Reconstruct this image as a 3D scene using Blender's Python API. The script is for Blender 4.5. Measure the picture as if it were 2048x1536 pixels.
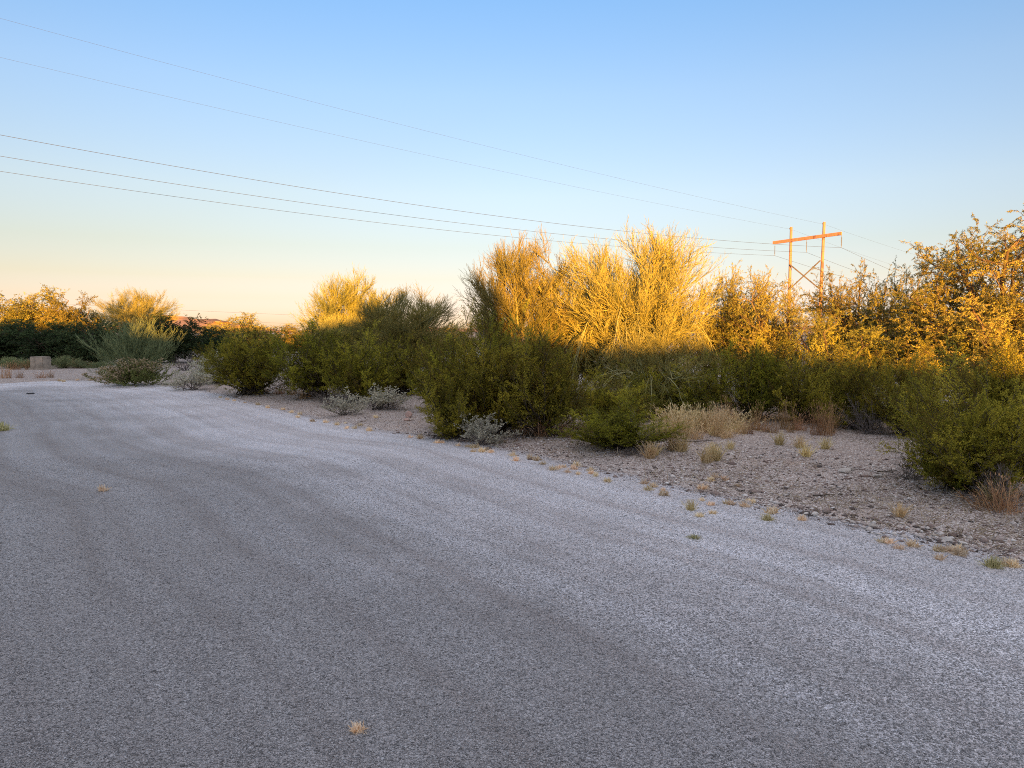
import bpy, math, random
import numpy as np
from mathutils import Vector, Matrix

# ------------------------------------------------------------------ camera, sky, sun, exposure
for o in list(bpy.data.objects):
    bpy.data.objects.remove(o)
S = bpy.context.scene
COL = S.collection
F, H, YH = 1463.0, 1.65, 664.0            # focal length in photo pixels, eye height, horizon row
PITCH = math.atan((768 - YH) / F)
cam = bpy.data.cameras.new('camera')
cam.sensor_width = 36.0
cam.lens = 36.0 * F / 2048.0
cam.clip_start, cam.clip_end = 0.05, 20000
camo = bpy.data.objects.new('camera', cam)
COL.objects.link(camo)
camo.location = (0, 0, H)
camo.rotation_euler = (math.pi / 2 - PITCH, 0, 0)
S.camera = camo

SUN_EL = math.radians(3.0)
SUN_YAW = math.radians(6.0)               # the light travels along +y turned this much to the left
SKY_STRENGTH = 0.08
EXPOSURE = 2.13
world = bpy.data.worlds.new("World")
S.world = world
world.use_nodes = True
wn, wl = world.node_tree.nodes, world.node_tree.links
bg = wn['Background']
sky = wn.new('ShaderNodeTexSky')
sky.sky_type = 'NISHITA'
sky.sun_disc = False
sky.sun_elevation = SUN_EL
sky.sun_rotation = math.pi + SUN_YAW * -1
sky.altitude = 800
sky.air_density, sky.dust_density, sky.ozone_density = 1.0, 0.6, 1.0
# the evening sky opposite the sun: bluer higher up, paler and less orange near the horizon than the plain model
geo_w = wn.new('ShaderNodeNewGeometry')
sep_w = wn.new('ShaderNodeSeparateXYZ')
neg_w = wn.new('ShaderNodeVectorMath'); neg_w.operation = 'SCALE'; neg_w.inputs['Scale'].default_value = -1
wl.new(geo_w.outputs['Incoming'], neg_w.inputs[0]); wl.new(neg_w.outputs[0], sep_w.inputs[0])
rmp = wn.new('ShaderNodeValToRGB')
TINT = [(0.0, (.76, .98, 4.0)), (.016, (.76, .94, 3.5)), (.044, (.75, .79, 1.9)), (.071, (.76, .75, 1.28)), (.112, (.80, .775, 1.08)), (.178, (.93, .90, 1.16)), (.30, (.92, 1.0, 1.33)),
        (.41, (.77, 1.03, 1.5)), (.62, (4.0, 2.75, 2.4)), (1.0, (7.8, 4.6, 3.45))]  # overhead, out of view: brightened and warmed to add fill light on the ground
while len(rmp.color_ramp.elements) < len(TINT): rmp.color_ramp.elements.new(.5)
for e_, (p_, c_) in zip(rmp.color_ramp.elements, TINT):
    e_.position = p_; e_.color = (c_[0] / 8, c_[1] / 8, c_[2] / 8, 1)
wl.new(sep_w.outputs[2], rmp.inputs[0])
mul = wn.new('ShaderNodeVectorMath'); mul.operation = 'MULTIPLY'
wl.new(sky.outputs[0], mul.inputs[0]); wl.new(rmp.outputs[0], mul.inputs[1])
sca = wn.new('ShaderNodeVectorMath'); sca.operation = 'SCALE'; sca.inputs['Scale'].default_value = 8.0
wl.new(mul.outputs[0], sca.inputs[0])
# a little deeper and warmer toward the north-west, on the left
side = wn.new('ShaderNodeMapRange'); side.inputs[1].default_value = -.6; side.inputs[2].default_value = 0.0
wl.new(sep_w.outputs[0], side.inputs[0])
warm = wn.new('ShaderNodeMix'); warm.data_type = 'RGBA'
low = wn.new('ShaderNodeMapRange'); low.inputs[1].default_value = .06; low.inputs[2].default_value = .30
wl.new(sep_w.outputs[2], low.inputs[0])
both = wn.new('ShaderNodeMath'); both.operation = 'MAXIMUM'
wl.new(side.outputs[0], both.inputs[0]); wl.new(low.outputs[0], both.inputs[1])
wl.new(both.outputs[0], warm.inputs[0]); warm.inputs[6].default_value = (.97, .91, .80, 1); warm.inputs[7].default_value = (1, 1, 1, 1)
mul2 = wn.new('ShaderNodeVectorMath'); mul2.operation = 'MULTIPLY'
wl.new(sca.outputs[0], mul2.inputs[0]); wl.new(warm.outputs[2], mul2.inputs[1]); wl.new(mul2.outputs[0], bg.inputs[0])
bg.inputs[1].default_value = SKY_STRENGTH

sun = bpy.data.lights.new('sun', 'SUN')
sun.energy = 4.6
sun.angle = math.radians(0.5)
sun.color = (1.0, 0.47, 0.07)
suno = bpy.data.objects.new('sun', sun)
COL.objects.link(suno)
LDIR = Vector((-math.sin(SUN_YAW) * math.cos(SUN_EL), math.cos(SUN_YAW) * math.cos(SUN_EL), -math.sin(SUN_EL)))
suno.rotation_euler = LDIR.to_track_quat('-Z', 'Y').to_euler()
suno.location = (10, -60, 20)

S.view_settings.view_transform = 'Standard'
S.view_settings.look = 'None'
S.view_settings.exposure = EXPOSURE
S.view_settings.gamma = 1
S.view_settings.use_curve_mapping = False
S.render.engine = 'CYCLES'
S.cycles.max_bounces = 5
S.cycles.diffuse_bounces = 3
S.cycles.glossy_bounces = 1
S.cycles.transparent_max_bounces = 6
S.cycles.use_denoising = False
S.cycles.filter_width = 1.0

# ------------------------------------------------------------------ helpers
RNG = np.random.default_rng(7)


def ray(px, py):
    u, v = px - 1024.0, 768.0 - py
    return np.array([u, F * math.cos(PITCH) + v * math.sin(PITCH), -F * math.sin(PITCH) + v * math.cos(PITCH)])


def ground(px, py, z=0.0):
    r = ray(px, py)
    return np.array([0, 0, H]) + r * ((z - H) / r[2])


def at_depth(px, py, d):
    r = ray(px, py)
    return np.array([0, 0, H]) + r * (d / r[1])


def tag(o, label=None, cat=None, group=None, kind=None):
    if label: o['label'] = label
    if cat: o['category'] = cat
    if group: o['group'] = group
    if kind: o['kind'] = kind
    return o


def empty(name, loc, label, cat, group=None, rz=0.0):
    o = bpy.data.objects.new(name, None)
    o.empty_display_size = 0.2
    o.location = loc
    o.rotation_euler = (0, 0, rz)
    COL.objects.link(o)
    return tag(o, label, cat, group)


class MB:
    """collects quads and triangles in numpy, links them as one mesh object"""
    def __init__(s):
        s.v, s.f4, s.f3, s.t, s.n = [], [], [], [], 0

    def add(s, v, quads=None, tris=None, tone=None):
        v = np.asarray(v, float).reshape(-1, 3)
        s.v.append(v)
        if tone is None: tone = 0.5
        s.t.append(np.broadcast_to(np.asarray(tone, float).reshape(-1), (len(v),)) if np.size(tone) == 1 else np.asarray(tone, float).reshape(-1))
        if quads is not None: s.f4.append(np.asarray(quads).reshape(-1, 4) + s.n)
        if tris is not None: s.f3.append(np.asarray(tris).reshape(-1, 3) + s.n)
        s.n += len(v)

    def mesh(s, name, mat=None, smooth=False):
        me = bpy.data.meshes.new(name)
        v = np.concatenate(s.v)
        f4 = np.concatenate(s.f4) if s.f4 else np.zeros((0, 4), int)
        f3 = np.concatenate(s.f3) if s.f3 else np.zeros((0, 3), int)
        me.vertices.add(len(v)); me.vertices.foreach_set('co', v.astype(np.float32).ravel())
        idx = np.concatenate([f4.ravel(), f3.ravel()]).astype(np.int32)
        me.loops.add(len(idx)); me.loops.foreach_set('vertex_index', idx)
        tot = np.concatenate([np.full(len(f4), 4), np.full(len(f3), 3)]).astype(np.int32)
        st = np.concatenate([[0], np.cumsum(tot)[:-1]]).astype(np.int32)
        me.polygons.add(len(tot))
        me.polygons.foreach_set('loop_start', st)
        try: me.polygons.foreach_set('loop_total', tot)
        except Exception: pass
        if smooth: me.polygons.foreach_set('use_smooth', np.ones(len(tot), bool))
        a = me.attributes.new('tone', 'FLOAT', 'POINT')
        a.data.foreach_set('value', np.concatenate(s.t).astype(np.float32))
        me.update(calc_edges=True)
        if mat: me.materials.append(mat)
        return me

    def build(s, name, mat, parent=None, smooth=False):
        o = bpy.data.objects.new(name, s.mesh(name, mat, smooth))
        COL.objects.link(o)
        if parent: o.parent = parent
        return o


def norm(a):
    return a / np.maximum(np.linalg.norm(a, axis=-1, keepdims=True), 1e-9)


def perp(d, rng=None):
    r = np.array([0.31, 0.57, 0.76]) + np.zeros_like(d) if rng is None else rng.normal(size=d.shape)
    return norm(np.cross(d, r))


def grow(rng, P, D, L, K, wob=0.15, trop=0.0, side=None):
    n = len(P)
    pts = np.empty((n, K + 1, 3)); pts[:, 0] = P
    D = norm(D)
    for k in range(K):
        D = norm(D + rng.normal(size=D.shape) * wob + np.array([0, 0, 1.0]) * trop)
        pts[:, k + 1] = pts[:, k] + D * (np.asarray(L) / K)[:, None]
    return pts


def spawn(rng, pts, L, n, t0, t1, ang, sd, ratio, taper=0.5, up=0.0):
    """n children on each branch: returns start, direction, length, parent index"""
    m, K1, _ = pts.shape
    par = np.repeat(np.arange(m), n)
    t = np.tile(np.linspace(t0, t1, n), m) + rng.uniform(-.5, .5, m * n) * (t1 - t0) / n
    t = np.clip(t, 0.02, 0.99)
    x = t * (K1 - 1); i = np.minimum(x.astype(int), K1 - 2); f = (x - i)[:, None]
    a, b = pts[par, i], pts[par, i + 1]
    tan = norm(b - a)
    th = rng.normal(ang, sd, m * n)
    q = perp(tan, rng)
    D = norm(tan * np.cos(th)[:, None] + q * np.sin(th)[:, None] + np.array([0, 0, up]))
    Lc = np.asarray(L)[par] * ratio * (1 - taper * t) * rng.uniform(.7, 1.2, m * n)
    return a + (b - a) * f, D, Lc, par


def tubes(mb, pts, r0, r1, sides=3, tone=0.5, rng=None):
    n, K1, _ = pts.shape
    tan = norm(np.concatenate([pts[:, 1:] - pts[:, :-1], pts[:, -1:] - pts[:, -2:-1]], 1))
    u = perp(tan[:, 0], rng)[:, None, :] + np.zeros_like(tan)
    u = norm(u - tan * (u * tan).sum(-1, keepdims=True)); w = np.cross(tan, u)
    r = np.linspace(0, 1, K1)[None, :] * (np.broadcast_to(r1, (n,)) - np.broadcast_to(r0, (n,)))[:, None] + np.broadcast_to(r0, (n,))[:, None]
    ns = sides
    if sides == 2:
        v = np.stack([pts - u * r[..., None], pts + u * r[..., None]], 2)
    else:
        an = np.arange(sides) * 2 * math.pi / sides
        v = pts[:, :, None, :] + r[..., None, None] * (u[:, :, None, :] * np.cos(an)[:, None] + w[:, :, None, :] * np.sin(an)[:, None])
    base = (np.arange(n)[:, None, None] * K1 + np.arange(K1 - 1)[None, :, None]) * ns
    j = np.arange(ns if sides > 2 else 1)[None, None, :]
    j2 = (j + 1) % ns
    q = np.stack([base + j, base + j2, base + ns + j2, base + ns + j], -1)
    tn = np.repeat(np.broadcast_to(tone, (n,)), K1 * ns)
    mb.add(v, quads=q, tone=tn)


def leaves(mb, rng, P, D, size, width, tone):
    n = len(P)
    D = norm(D); q = perp(D, rng)
    s = np.broadcast_to(size, (n,))[:, None]; w = np.broadcast_to(width, (n,))[:, None] * .5
    v = np.stack([P, P + D * s * .45 + q * w, P + D * s, P + D * s * .45 - q * w], 1)
    mb.add(v, quads=np.arange(n * 4).reshape(n, 4), tone=np.repeat(np.broadcast_to(tone, (n,)), 4))


def along(rng, pts, n, t0=0.1):
    """n random points on every branch, with the tangent there"""
    m, K1, _ = pts.shape
    par = np.repeat(np.arange(m), n)
    t = rng.uniform(t0, 1, m * n) * (K1 - 1); i = np.minimum(t.astype(int), K1 - 2); f = (t - i)[:, None]
    a, b = pts[par, i], pts[par, i + 1]
    return a + (b - a) * f, norm(b - a), par


# ------------------------------------------------------------------ materials
def newmat(name):
    m = bpy.data.materials.new(name); m.use_nodes = True
    nt = m.node_tree
    for n in list(nt.nodes): nt.nodes.remove(n)
    out = nt.nodes.new('ShaderNodeOutputMaterial')
    return m, nt, out


def N(nt, t, **k):
    n = nt.nodes.new(t)
    for a, b in k.items(): setattr(n, a, b)
    return n


def ramp(nt, src, stops, interp='LINEAR'):
    r = N(nt, 'ShaderNodeValToRGB')
    r.color_ramp.interpolation = interp
    e = r.color_ramp.elements
    while len(e) < len(stops): e.new(0.5)
    for x, (p, c) in zip(e, stops):
        x.position = p; x.color = (*c, 1) if len(c) == 3 else c
    nt.links.new(src, r.inputs[0])
    return r.outputs[0]


def mixc(nt, fac, a, b, mode='MIX'):
    m = N(nt, 'ShaderNodeMix', data_type='RGBA', blend_type=mode)
    for s, v in ((0, fac), (6, a), (7, b)):
        if hasattr(v, 'is_linked') or isinstance(v, bpy.types.NodeSocket): nt.links.new(v, m.inputs[s])
        elif s == 0: m.inputs[0].default_value = v
        else: m.inputs[s].default_value = (*v, 1)
    return m.outputs[2]


def math_(nt, op, a, b=0.0, c=None, clamp=False):
    m = N(nt, 'ShaderNodeMath', operation=op, use_clamp=clamp)
    for i, v in enumerate((a, b, c)):
        if v is None: continue
        if isinstance(v, bpy.types.NodeSocket): nt.links.new(v, m.inputs[i])
        else: m.inputs[i].default_value = v
    return m.outputs[0]


def plant_mat(name, c0, c1, trans=0.3, jitter=0.25, mid=None):
    """c0..c1 across the 'tone' each leaf or twig carries; every plant a little different"""
    m, nt, out = newmat(name)
    at = N(nt, 'ShaderNodeAttribute', attribute_name='tone')
    col = ramp(nt, at.outputs['Fac'], [(0, c0), (.28, mid), (1, c1)] if mid else [(0, c0), (1, c1)])
    oi = N(nt, 'ShaderNodeObjectInfo')
    hsv = N(nt, 'ShaderNodeHueSaturation')
    nt.links.new(col, hsv.inputs['Color'])
    v = N(nt, 'ShaderNodeMapRange'); nt.links.new(oi.outputs['Random'], v.inputs[0])
    v.inputs[3].default_value, v.inputs[4].default_value = 1 - jitter, 1 + jitter
    nt.links.new(v.outputs[0], hsv.inputs['Value'])
    hu = N(nt, 'ShaderNodeMapRange'); hu.inputs[3].default_value, hu.inputs[4].default_value = .485, .515
    nt.links.new(math_(nt, 'FRACT', math_(nt, 'MULTIPLY', oi.outputs['Random'], 7.31)), hu.inputs[0])
    nt.links.new(hu.outputs[0], hsv.inputs['Hue'])
    d = N(nt, 'ShaderNodeBsdfDiffuse'); nt.links.new(hsv.outputs[0], d.inputs[0])
    if trans > 0:
        t = N(nt, 'ShaderNodeBsdfTranslucent'); nt.links.new(hsv.outputs[0], t.inputs[0])
        mx = N(nt, 'ShaderNodeMixShader'); mx.inputs[0].default_value = trans
        nt.links.new(d.outputs[0], mx.inputs[1]); nt.links.new(t.outputs[0], mx.inputs[2])
        nt.links.new(mx.outputs[0], out.inputs[0])
    else:
        nt.links.new(d.outputs[0], out.inputs[0])
    return m


M = {
    'creosote': plant_mat('creosote_leaf', (.15, .105, .028), (.50, .44, .056), mid=(.122, .128, .021)),
    'bark_dark': plant_mat('dark_bark', (.05, .04, .03), (.13, .11, .09), 0),
    'verde_twig': plant_mat('green_twig', (.19, .19, .07), (.41, .35, .105), .15),
    'verde_bark': plant_mat('green_bark', (.18, .19, .095), (.29, .28, .14), 0),
    'mesquite': plant_mat('feathery_leaf', (.16, .17, .045), (.52, .45, .11), .35),
    'mesq_bark': plant_mat('brown_bark', (.09, .06, .045), (.20, .14, .10), 0),
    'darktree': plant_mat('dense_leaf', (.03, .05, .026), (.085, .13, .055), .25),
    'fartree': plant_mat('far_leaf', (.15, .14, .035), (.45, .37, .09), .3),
    'broom': plant_mat('broom_twig', (.16, .20, .10), (.34, .38, .19), .2),
    'silver': plant_mat('silver_leaf', (.36, .35, .26), (.68, .66, .52), .25),
    'grey_twig': plant_mat('grey_dead_twig', (.10, .085, .075), (.24, .21, .19), 0),
    'straw': plant_mat('dry_straw', (.46, .33, .15), (.88, .72, .42), .3),
    'rust': plant_mat('rusty_dry_grass', (.26, .14, .07), (.50, .33, .17), .2),
    'tuft': plant_mat('tuft_straw', (.70, .52, .32), (.95, .83, .64), .5),
    'tuftgreen': plant_mat('tuft_green', (.30, .29, .13), (.72, .63, .36), .3),
    'burro': plant_mat('brown_flower_heads', (.26, .19, .12), (.55, .43, .28), .15),
    'burro_leaf': plant_mat('low_bush_leaf', (.08, .10, .035), (.25, .27, .09), .25),
}


def stone_mat(name, stops, scale=60, rough=0.9):
    m, nt, out = newmat(name)
    at = N(nt, 'ShaderNodeAttribute', attribute_name='tone')
    col = ramp(nt, at.outputs['Fac'], stops)
    tc = N(nt, 'ShaderNodeTexCoord')
    no = N(nt, 'ShaderNodeTexNoise'); no.inputs['Scale'].default_value = scale; no.inputs['Detail'].default_value = 4
    nt.links.new(tc.outputs['Object'], no.inputs['Vector'])
    col = mixc(nt, .35, col, ramp(nt, no.outputs['Fac'], [(.3, (.25, .22, .2)), (.7, (1, 1, 1))]), 'MULTIPLY')
    p = N(nt, 'ShaderNodeBsdfPrincipled'); p.inputs['Roughness'].default_value = rough
    nt.links.new(col, p.inputs['Base Color'])
    nt.links.new(p.outputs[0], out.inputs[0])
    return m


GRAVEL_STOPS = [(0, (.13, .128, .128)), (.2, (.27, .265, .268)), (.6, (.43, .425, .428)), (.85, (.56, .555, .56)), (1, (.78, .775, .78))]
VERGE_STOPS = [(0, (.07, .06, .055)), (.2, (.27, .19, .16)), (.5, (.45, .38, .34)), (.8, (.66, .60, .55)), (1, (.88, .85, .80))]
M['chip'] = stone_mat('road_chip', GRAVEL_STOPS)
M['pebble'] = stone_mat('verge_pebble', VERGE_STOPS)
M['pale_rock'] = stone_mat('pale_rock', [(0, (.48, .43, .38)), (1, (.72, .68, .62))], 25)
M['pink_rock'] = stone_mat('pink_rock', [(0, (.55, .38, .32)), (1, (.72, .55, .47))], 20)


def road_mat():
    m, nt, out = newmat('gravel_road')
    geo = N(nt, 'ShaderNodeNewGeometry')
    P = geo.outputs['Position']
    def vor(scale, feature='F1'):
        v = N(nt, 'ShaderNodeTexVoronoi', feature=feature); v.inputs['Scale'].default_value = scale
        nt.links.new(P, v.inputs['Vector']); return v
    def noise(scale, det=3, vec=P, rough=.55):
        n = N(nt, 'ShaderNodeTexNoise'); n.inputs['Scale'].default_value = scale
        n.inputs['Detail'].default_value = det; n.inputs['Roughness'].default_value = rough
        nt.links.new(vec, n.inputs['Vector']); return n.outputs['Fac']
    v1, v2 = vor(125), vor(250)
    s1 = N(nt, 'ShaderNodeSeparateColor'); nt.links.new(v1.outputs['Color'], s1.inputs[0])
    s2 = N(nt, 'ShaderNodeSeparateColor'); nt.links.new(v2.outputs['Color'], s2.inputs[0])
    c1 = ramp(nt, s1.outputs[0], [(0, (.12, .12, .12)), (.25, (.26, .258, .26)), (.65, (.41, .405, .41)), (.92, (.51, .505, .51)), (1, (.68, .675, .68))])
    c2 = ramp(nt, s2.outputs[0], [(0, (.12, .115, .115)), (.5, (.32, .31, .315)), (1, (.62, .61, .62))])
    big = math_(nt, 'GREATER_THAN', s1.outputs[1], .45)
    col = mixc(nt, big, c2, c1)
    # dusty, finer ground shows between the stones in long streaks along the wheel tracks
    at = N(nt, 'ShaderNodeAttribute', attribute_name='track')
    sc = N(nt, 'ShaderNodeVectorMath', operation='MULTIPLY'); sc.inputs[1].default_value = (1.9, .07, 1)
    nt.links.new(at.outputs['Vector'], sc.inputs[0])
    st = noise(1.0, 5, sc.outputs[0], .6)
    st2 = noise(.45, 4)
    st3 = noise(9, 5)
    dust = ramp(nt, math_(nt, 'ADD', math_(nt, 'MULTIPLY', st, .8), math_(nt, 'MULTIPLY', st2, .35)), [(.52, (0, 0, 0)), (.68, (1, 1, 1))])
    dust = math_(nt, 'MULTIPLY', dust, ramp(nt, st3, [(.3, (.35, .35, .35)), (.6, (1, 1, 1))]))
    dcol = mixc(nt, .4, (.27, .23, .205), c2)
    col = mixc(nt, math_(nt, 'MULTIPLY', dust, .55), col, dcol)
    light = ramp(nt, math_(nt, 'ADD', math_(nt, 'MULTIPLY', noise(1.0, 4, sc.outputs[0]), .0), math_(nt, 'ADD', math_(nt, 'MULTIPLY', st, .5), math_(nt, 'MULTIPLY', noise(.9, 4), .5))),
                 [(.3, (1.10, 1.10, 1.11)), (.5, (1, 1, 1)), (.7, (.87, .865, .86))])
    col = mixc(nt, 1.0, col, light, 'MULTIPLY')
    sx = N(nt, 'ShaderNodeSeparateXYZ'); nt.links.new(at.outputs['Vector'], sx.inputs[0])
    warp = math_(nt, 'ADD', sx.outputs[0], math_(nt, 'MULTIPLY', math_(nt, 'SUBTRACT', noise(.11, 2), .5), 1.6))
    wave = math_(nt, 'SINE', math_(nt, 'MULTIPLY', warp, 2 * math.pi / .83))
    wave2 = math_(nt, 'SINE', math_(nt, 'MULTIPLY', warp, 2 * math.pi / .31))
    worn = math_(nt, 'ADD', math_(nt, 'MULTIPLY', wave, .62), math_(nt, 'MULTIPLY', wave2, .5))
    worn = math_(nt, 'ADD', worn, math_(nt, 'MULTIPLY', math_(nt, 'SUBTRACT', noise(1.1, 5), .5), 1.7))
    col = mixc(nt, 1.0, col, ramp(nt, math_(nt, 'MULTIPLY_ADD', worn, .35, .5), [(.1, (.87, .84, .825)), (.42, (.98, .972, .968)), (.6, (1.0, 1.0, 1.0)), (.95, (1.09, 1.09, 1.10))]), 'MULTIPLY')
    # paler toward the right-hand edge
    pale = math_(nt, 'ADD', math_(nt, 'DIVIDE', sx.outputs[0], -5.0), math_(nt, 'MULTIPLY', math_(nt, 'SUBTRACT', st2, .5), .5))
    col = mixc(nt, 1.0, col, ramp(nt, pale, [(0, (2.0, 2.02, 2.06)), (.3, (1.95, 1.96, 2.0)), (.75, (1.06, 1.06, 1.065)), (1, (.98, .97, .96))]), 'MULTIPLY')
    # height
    h = math_(nt, 'ADD', math_(nt, 'MULTIPLY', math_(nt, 'SUBTRACT', 1.0, v1.outputs['Distance']), big),
              math_(nt, 'MULTIPLY', math_(nt, 'SUBTRACT', 1.0, v2.outputs['Distance']), .5))
    b = N(nt, 'ShaderNodeBump'); b.inputs['Strength'].default_value = .9; b.inputs['Distance'].default_value = .008
    nt.links.new(h, b.inputs['Height'])
    b2 = N(nt, 'ShaderNodeBump'); b2.inputs['Strength'].default_value = .5; b2.inputs['Distance'].default_value = .03
    nt.links.new(noise(7, 4), b2.inputs['Height']); nt.links.new(b2.outputs[0], b.inputs['Normal'])
    p = N(nt, 'ShaderNodeBsdfPrincipled'); p.inputs['Roughness'].default_value = .7
    p.inputs['Specular IOR Level'].default_value = .55
    nt.links.new(col, p.inputs['Base Color']); nt.links.new(b.outputs[0], p.inputs['Normal'])
    # ragged edge: the chips thin out over the verge
    sd = N(nt, 'ShaderNodeAttribute', attribute_name='sd')
    e = math_(nt, 'ADD', sd.outputs['Fac'], math_(nt, 'MULTIPLY', math_(nt, 'SUBTRACT', noise(4, 5), .5), .55))
    e = math_(nt, 'ADD', e, math_(nt, 'MULTIPLY', math_(nt, 'SUBTRACT', s1.outputs[2], .5), .22))
    a = math_(nt, 'LESS_THAN', e, 0.0)
    tr = N(nt, 'ShaderNodeBsdfTransparent')
    mx = N(nt, 'ShaderNodeMixShader'); nt.links.new(a, mx.inputs[0])
    nt.links.new(tr.outputs[0], mx.inputs[1]); nt.links.new(p.outputs[0], mx.inputs[2])
    nt.links.new(mx.outputs[0], out.inputs[0])
    return m


def verge_mat():
    m, nt, out = newmat('desert_ground')
    geo = N(nt, 'ShaderNodeNewGeometry'); P = geo.outputs['Position']
    def vor(scale):
        v = N(nt, 'ShaderNodeTexVoronoi'); v.inputs['Scale'].default_value = scale; nt.links.new(P, v.inputs['Vector']); return v
    def noise(scale, det=4, rough=.6):
        n = N(nt, 'ShaderNodeTexNoise'); n.inputs['Scale'].default_value = scale
        n.inputs['Detail'].default_value = det; n.inputs['Roughness'].default_value = rough
        nt.links.new(P, n.inputs['Vector']); return n.outputs['Fac']
    soil = ramp(nt, noise(.8, 5), [(.3, (.37, .315, .27)), (.5, (.47, .405, .355)), (.68, (.57, .43, .345))])
    soil = mixc(nt, ramp(nt, noise(2.2, 5), [(.45, (0, 0, 0)), (.62, (.8, .8, .8))]), soil, (.23, .20, .18))
    soil = mixc(nt, .5, soil, ramp(nt, noise(60, 3), [(.3, (.5, .5, .5)), (.7, (1.3, 1.3, 1.3))]), 'MULTIPLY')
    v1, v2 = vor(42), vor(95)
    s1 = N(nt, 'ShaderNodeSeparateColor'); nt.links.new(v1.outputs['Color'], s1.inputs[0])
    s2 = N(nt, 'ShaderNodeSeparateColor'); nt.links.new(v2.outputs['Color'], s2.inputs[0])
    c1 = ramp(nt, s1.outputs[0], VERGE_STOPS); c2 = ramp(nt, s2.outputs[0], VERGE_STOPS)
    patch = ramp(nt, noise(1.3, 4), [(.3, (.3, .3, .3)), (.55, (.9, .9, .9))])
    k1 = math_(nt, 'LESS_THAN', s1.outputs[1], math_(nt, 'MULTIPLY', patch, .6))
    k2 = math_(nt, 'LESS_THAN', s2.outputs[1], patch)
    k1 = math_(nt, 'MULTIPLY', k1, math_(nt, 'LESS_THAN', v1.outputs['Distance'], .45))
    col = mixc(nt, k2, soil, c2); col = mixc(nt, k1, col, c1)
    h = math_(nt, 'ADD', math_(nt, 'MULTIPLY', math_(nt, 'SUBTRACT', 1.0, v1.outputs['Distance']), k1),
              math_(nt, 'MULTIPLY', math_(nt, 'MULTIPLY', math_(nt, 'SUBTRACT', 1.0, v2.outputs['Distance']), k2), .4))
    b = N(nt, 'ShaderNodeBump'); b.inputs['Strength'].default_value = .9; b.inputs['Distance'].default_value = .014
    nt.links.new(h, b.inputs['Height'])
    p = N(nt, 'ShaderNodeBsdfPrincipled'); p.inputs['Roughness'].default_value = .95
    p.inputs['Specular IOR Level'].default_value = .15
    nt.links.new(col, p.inputs['Base Color']); nt.links.new(b.outputs[0], p.inputs['Normal'])
    nt.links.new(p.outputs[0], out.inputs[0])
    return m


def hill_mat():
    m, nt, out = newmat('hill_scrub')
    geo = N(nt, 'ShaderNodeNewGeometry'); P = geo.outputs['Position']
    v = N(nt, 'ShaderNodeTexVoronoi'); v.inputs['Scale'].default_value = .12; nt.links.new(P, v.inputs['Vector'])
    n = N(nt, 'ShaderNodeTexNoise'); n.inputs['Scale'].default_value = .02; n.inputs['Detail'].default_value = 5; nt.links.new(P, n.inputs['Vector'])
    col = ramp(nt, n.outputs['Fac'], [(.3, (.33, .19, .13)), (.7, (.46, .28, .20))])
    dots = ramp(nt, v.outputs['Distance'], [(.18, (.75, .75, .75)), (.34, (0, 0, 0))])
    col = mixc(nt, dots, col, (.10, .09, .05))
    d = N(nt, 'ShaderNodeBsdfDiffuse'); nt.links.new(col, d.inputs[0]); nt.links.new(d.outputs[0], out.inputs[0])
    return m


def wood_mat(name, c0, c1):
    m, nt, out = newmat(name)
    tc = N(nt, 'ShaderNodeTexCoord')
    mp = N(nt, 'ShaderNodeMapping'); mp.inputs['Scale'].default_value = (6, 6, .5); nt.links.new(tc.outputs['Object'], mp.inputs[0])
    n = N(nt, 'ShaderNodeTexNoise'); n.inputs['Scale'].default_value = 1.5; n.inputs['Detail'].default_value = 6; nt.links.new(mp.outputs[0], n.inputs['Vector'])
    n2 = N(nt, 'ShaderNodeTexNoise'); n2.inputs['Scale'].default_value = 1.1; n2.inputs['Detail'].default_value = 3; nt.links.new(tc.outputs['Object'], n2.inputs['Vector'])
    col = ramp(nt, n.outputs['Fac'], [(.3, c0), (.7, c1)])
    col = mixc(nt, ramp(nt, n2.outputs['Fac'], [(.56, (0, 0, 0)), (.66, (.6, .6, .6))]), col, (.07, .04, .03))
    p = N(nt, 'ShaderNodeBsdfPrincipled'); p.inputs['Roughness'].default_value = .85
    nt.links.new(col, p.inputs['Base Color']); nt.links.new(p.outputs[0], out.inputs[0])
    return m


def plain(name, c, rough=.7, metal=0.0, dirt=.3, scale=12):
    m, nt, out = newmat(name)
    tc = N(nt, 'ShaderNodeTexCoord')
    n = N(nt, 'ShaderNodeTexNoise'); n.inputs['Scale'].default_value = scale; n.inputs['Detail'].default_value = 5; nt.links.new(tc.outputs['Object'], n.inputs['Vector'])
    col = mixc(nt, ramp(nt, n.outputs['Fac'], [(.35, (dirt,) * 3), (.65, (0, 0, 0))]), c, tuple(x * .45 for x in c))
    p = N(nt, 'ShaderNodeBsdfPrincipled'); p.inputs['Roughness'].default_value = rough; p.inputs['Metallic'].default_value = metal
    nt.links.new(col, p.inputs['Base Color']); nt.links.new(p.outputs[0], out.inputs[0])
    return m


M['road'], M['verge'], M['hill'] = road_mat(), verge_mat(), hill_mat()
M['pole'] = wood_mat('pole_wood', (.30, .15, .11), (.42, .23, .165))
M['arm'] = wood_mat('arm_wood', (.38, .16, .09), (.52, .25, .15))
M['brace'] = wood_mat('brace_wood', (.15, .13, .11), (.24, .20, .17))
M['wire'] = plain('weathered_wire', (.045, .043, .043), .8, 0.0)
M['insul'] = plain('insulator_glaze', (.10, .09, .08), .35)
M['block'] = plain('weathered_concrete', (.40, .34, .27), .9, 0, .8, 3.5)
M['rubber'] = plain('black_rubber', (.015, .015, .017), .6)

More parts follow.
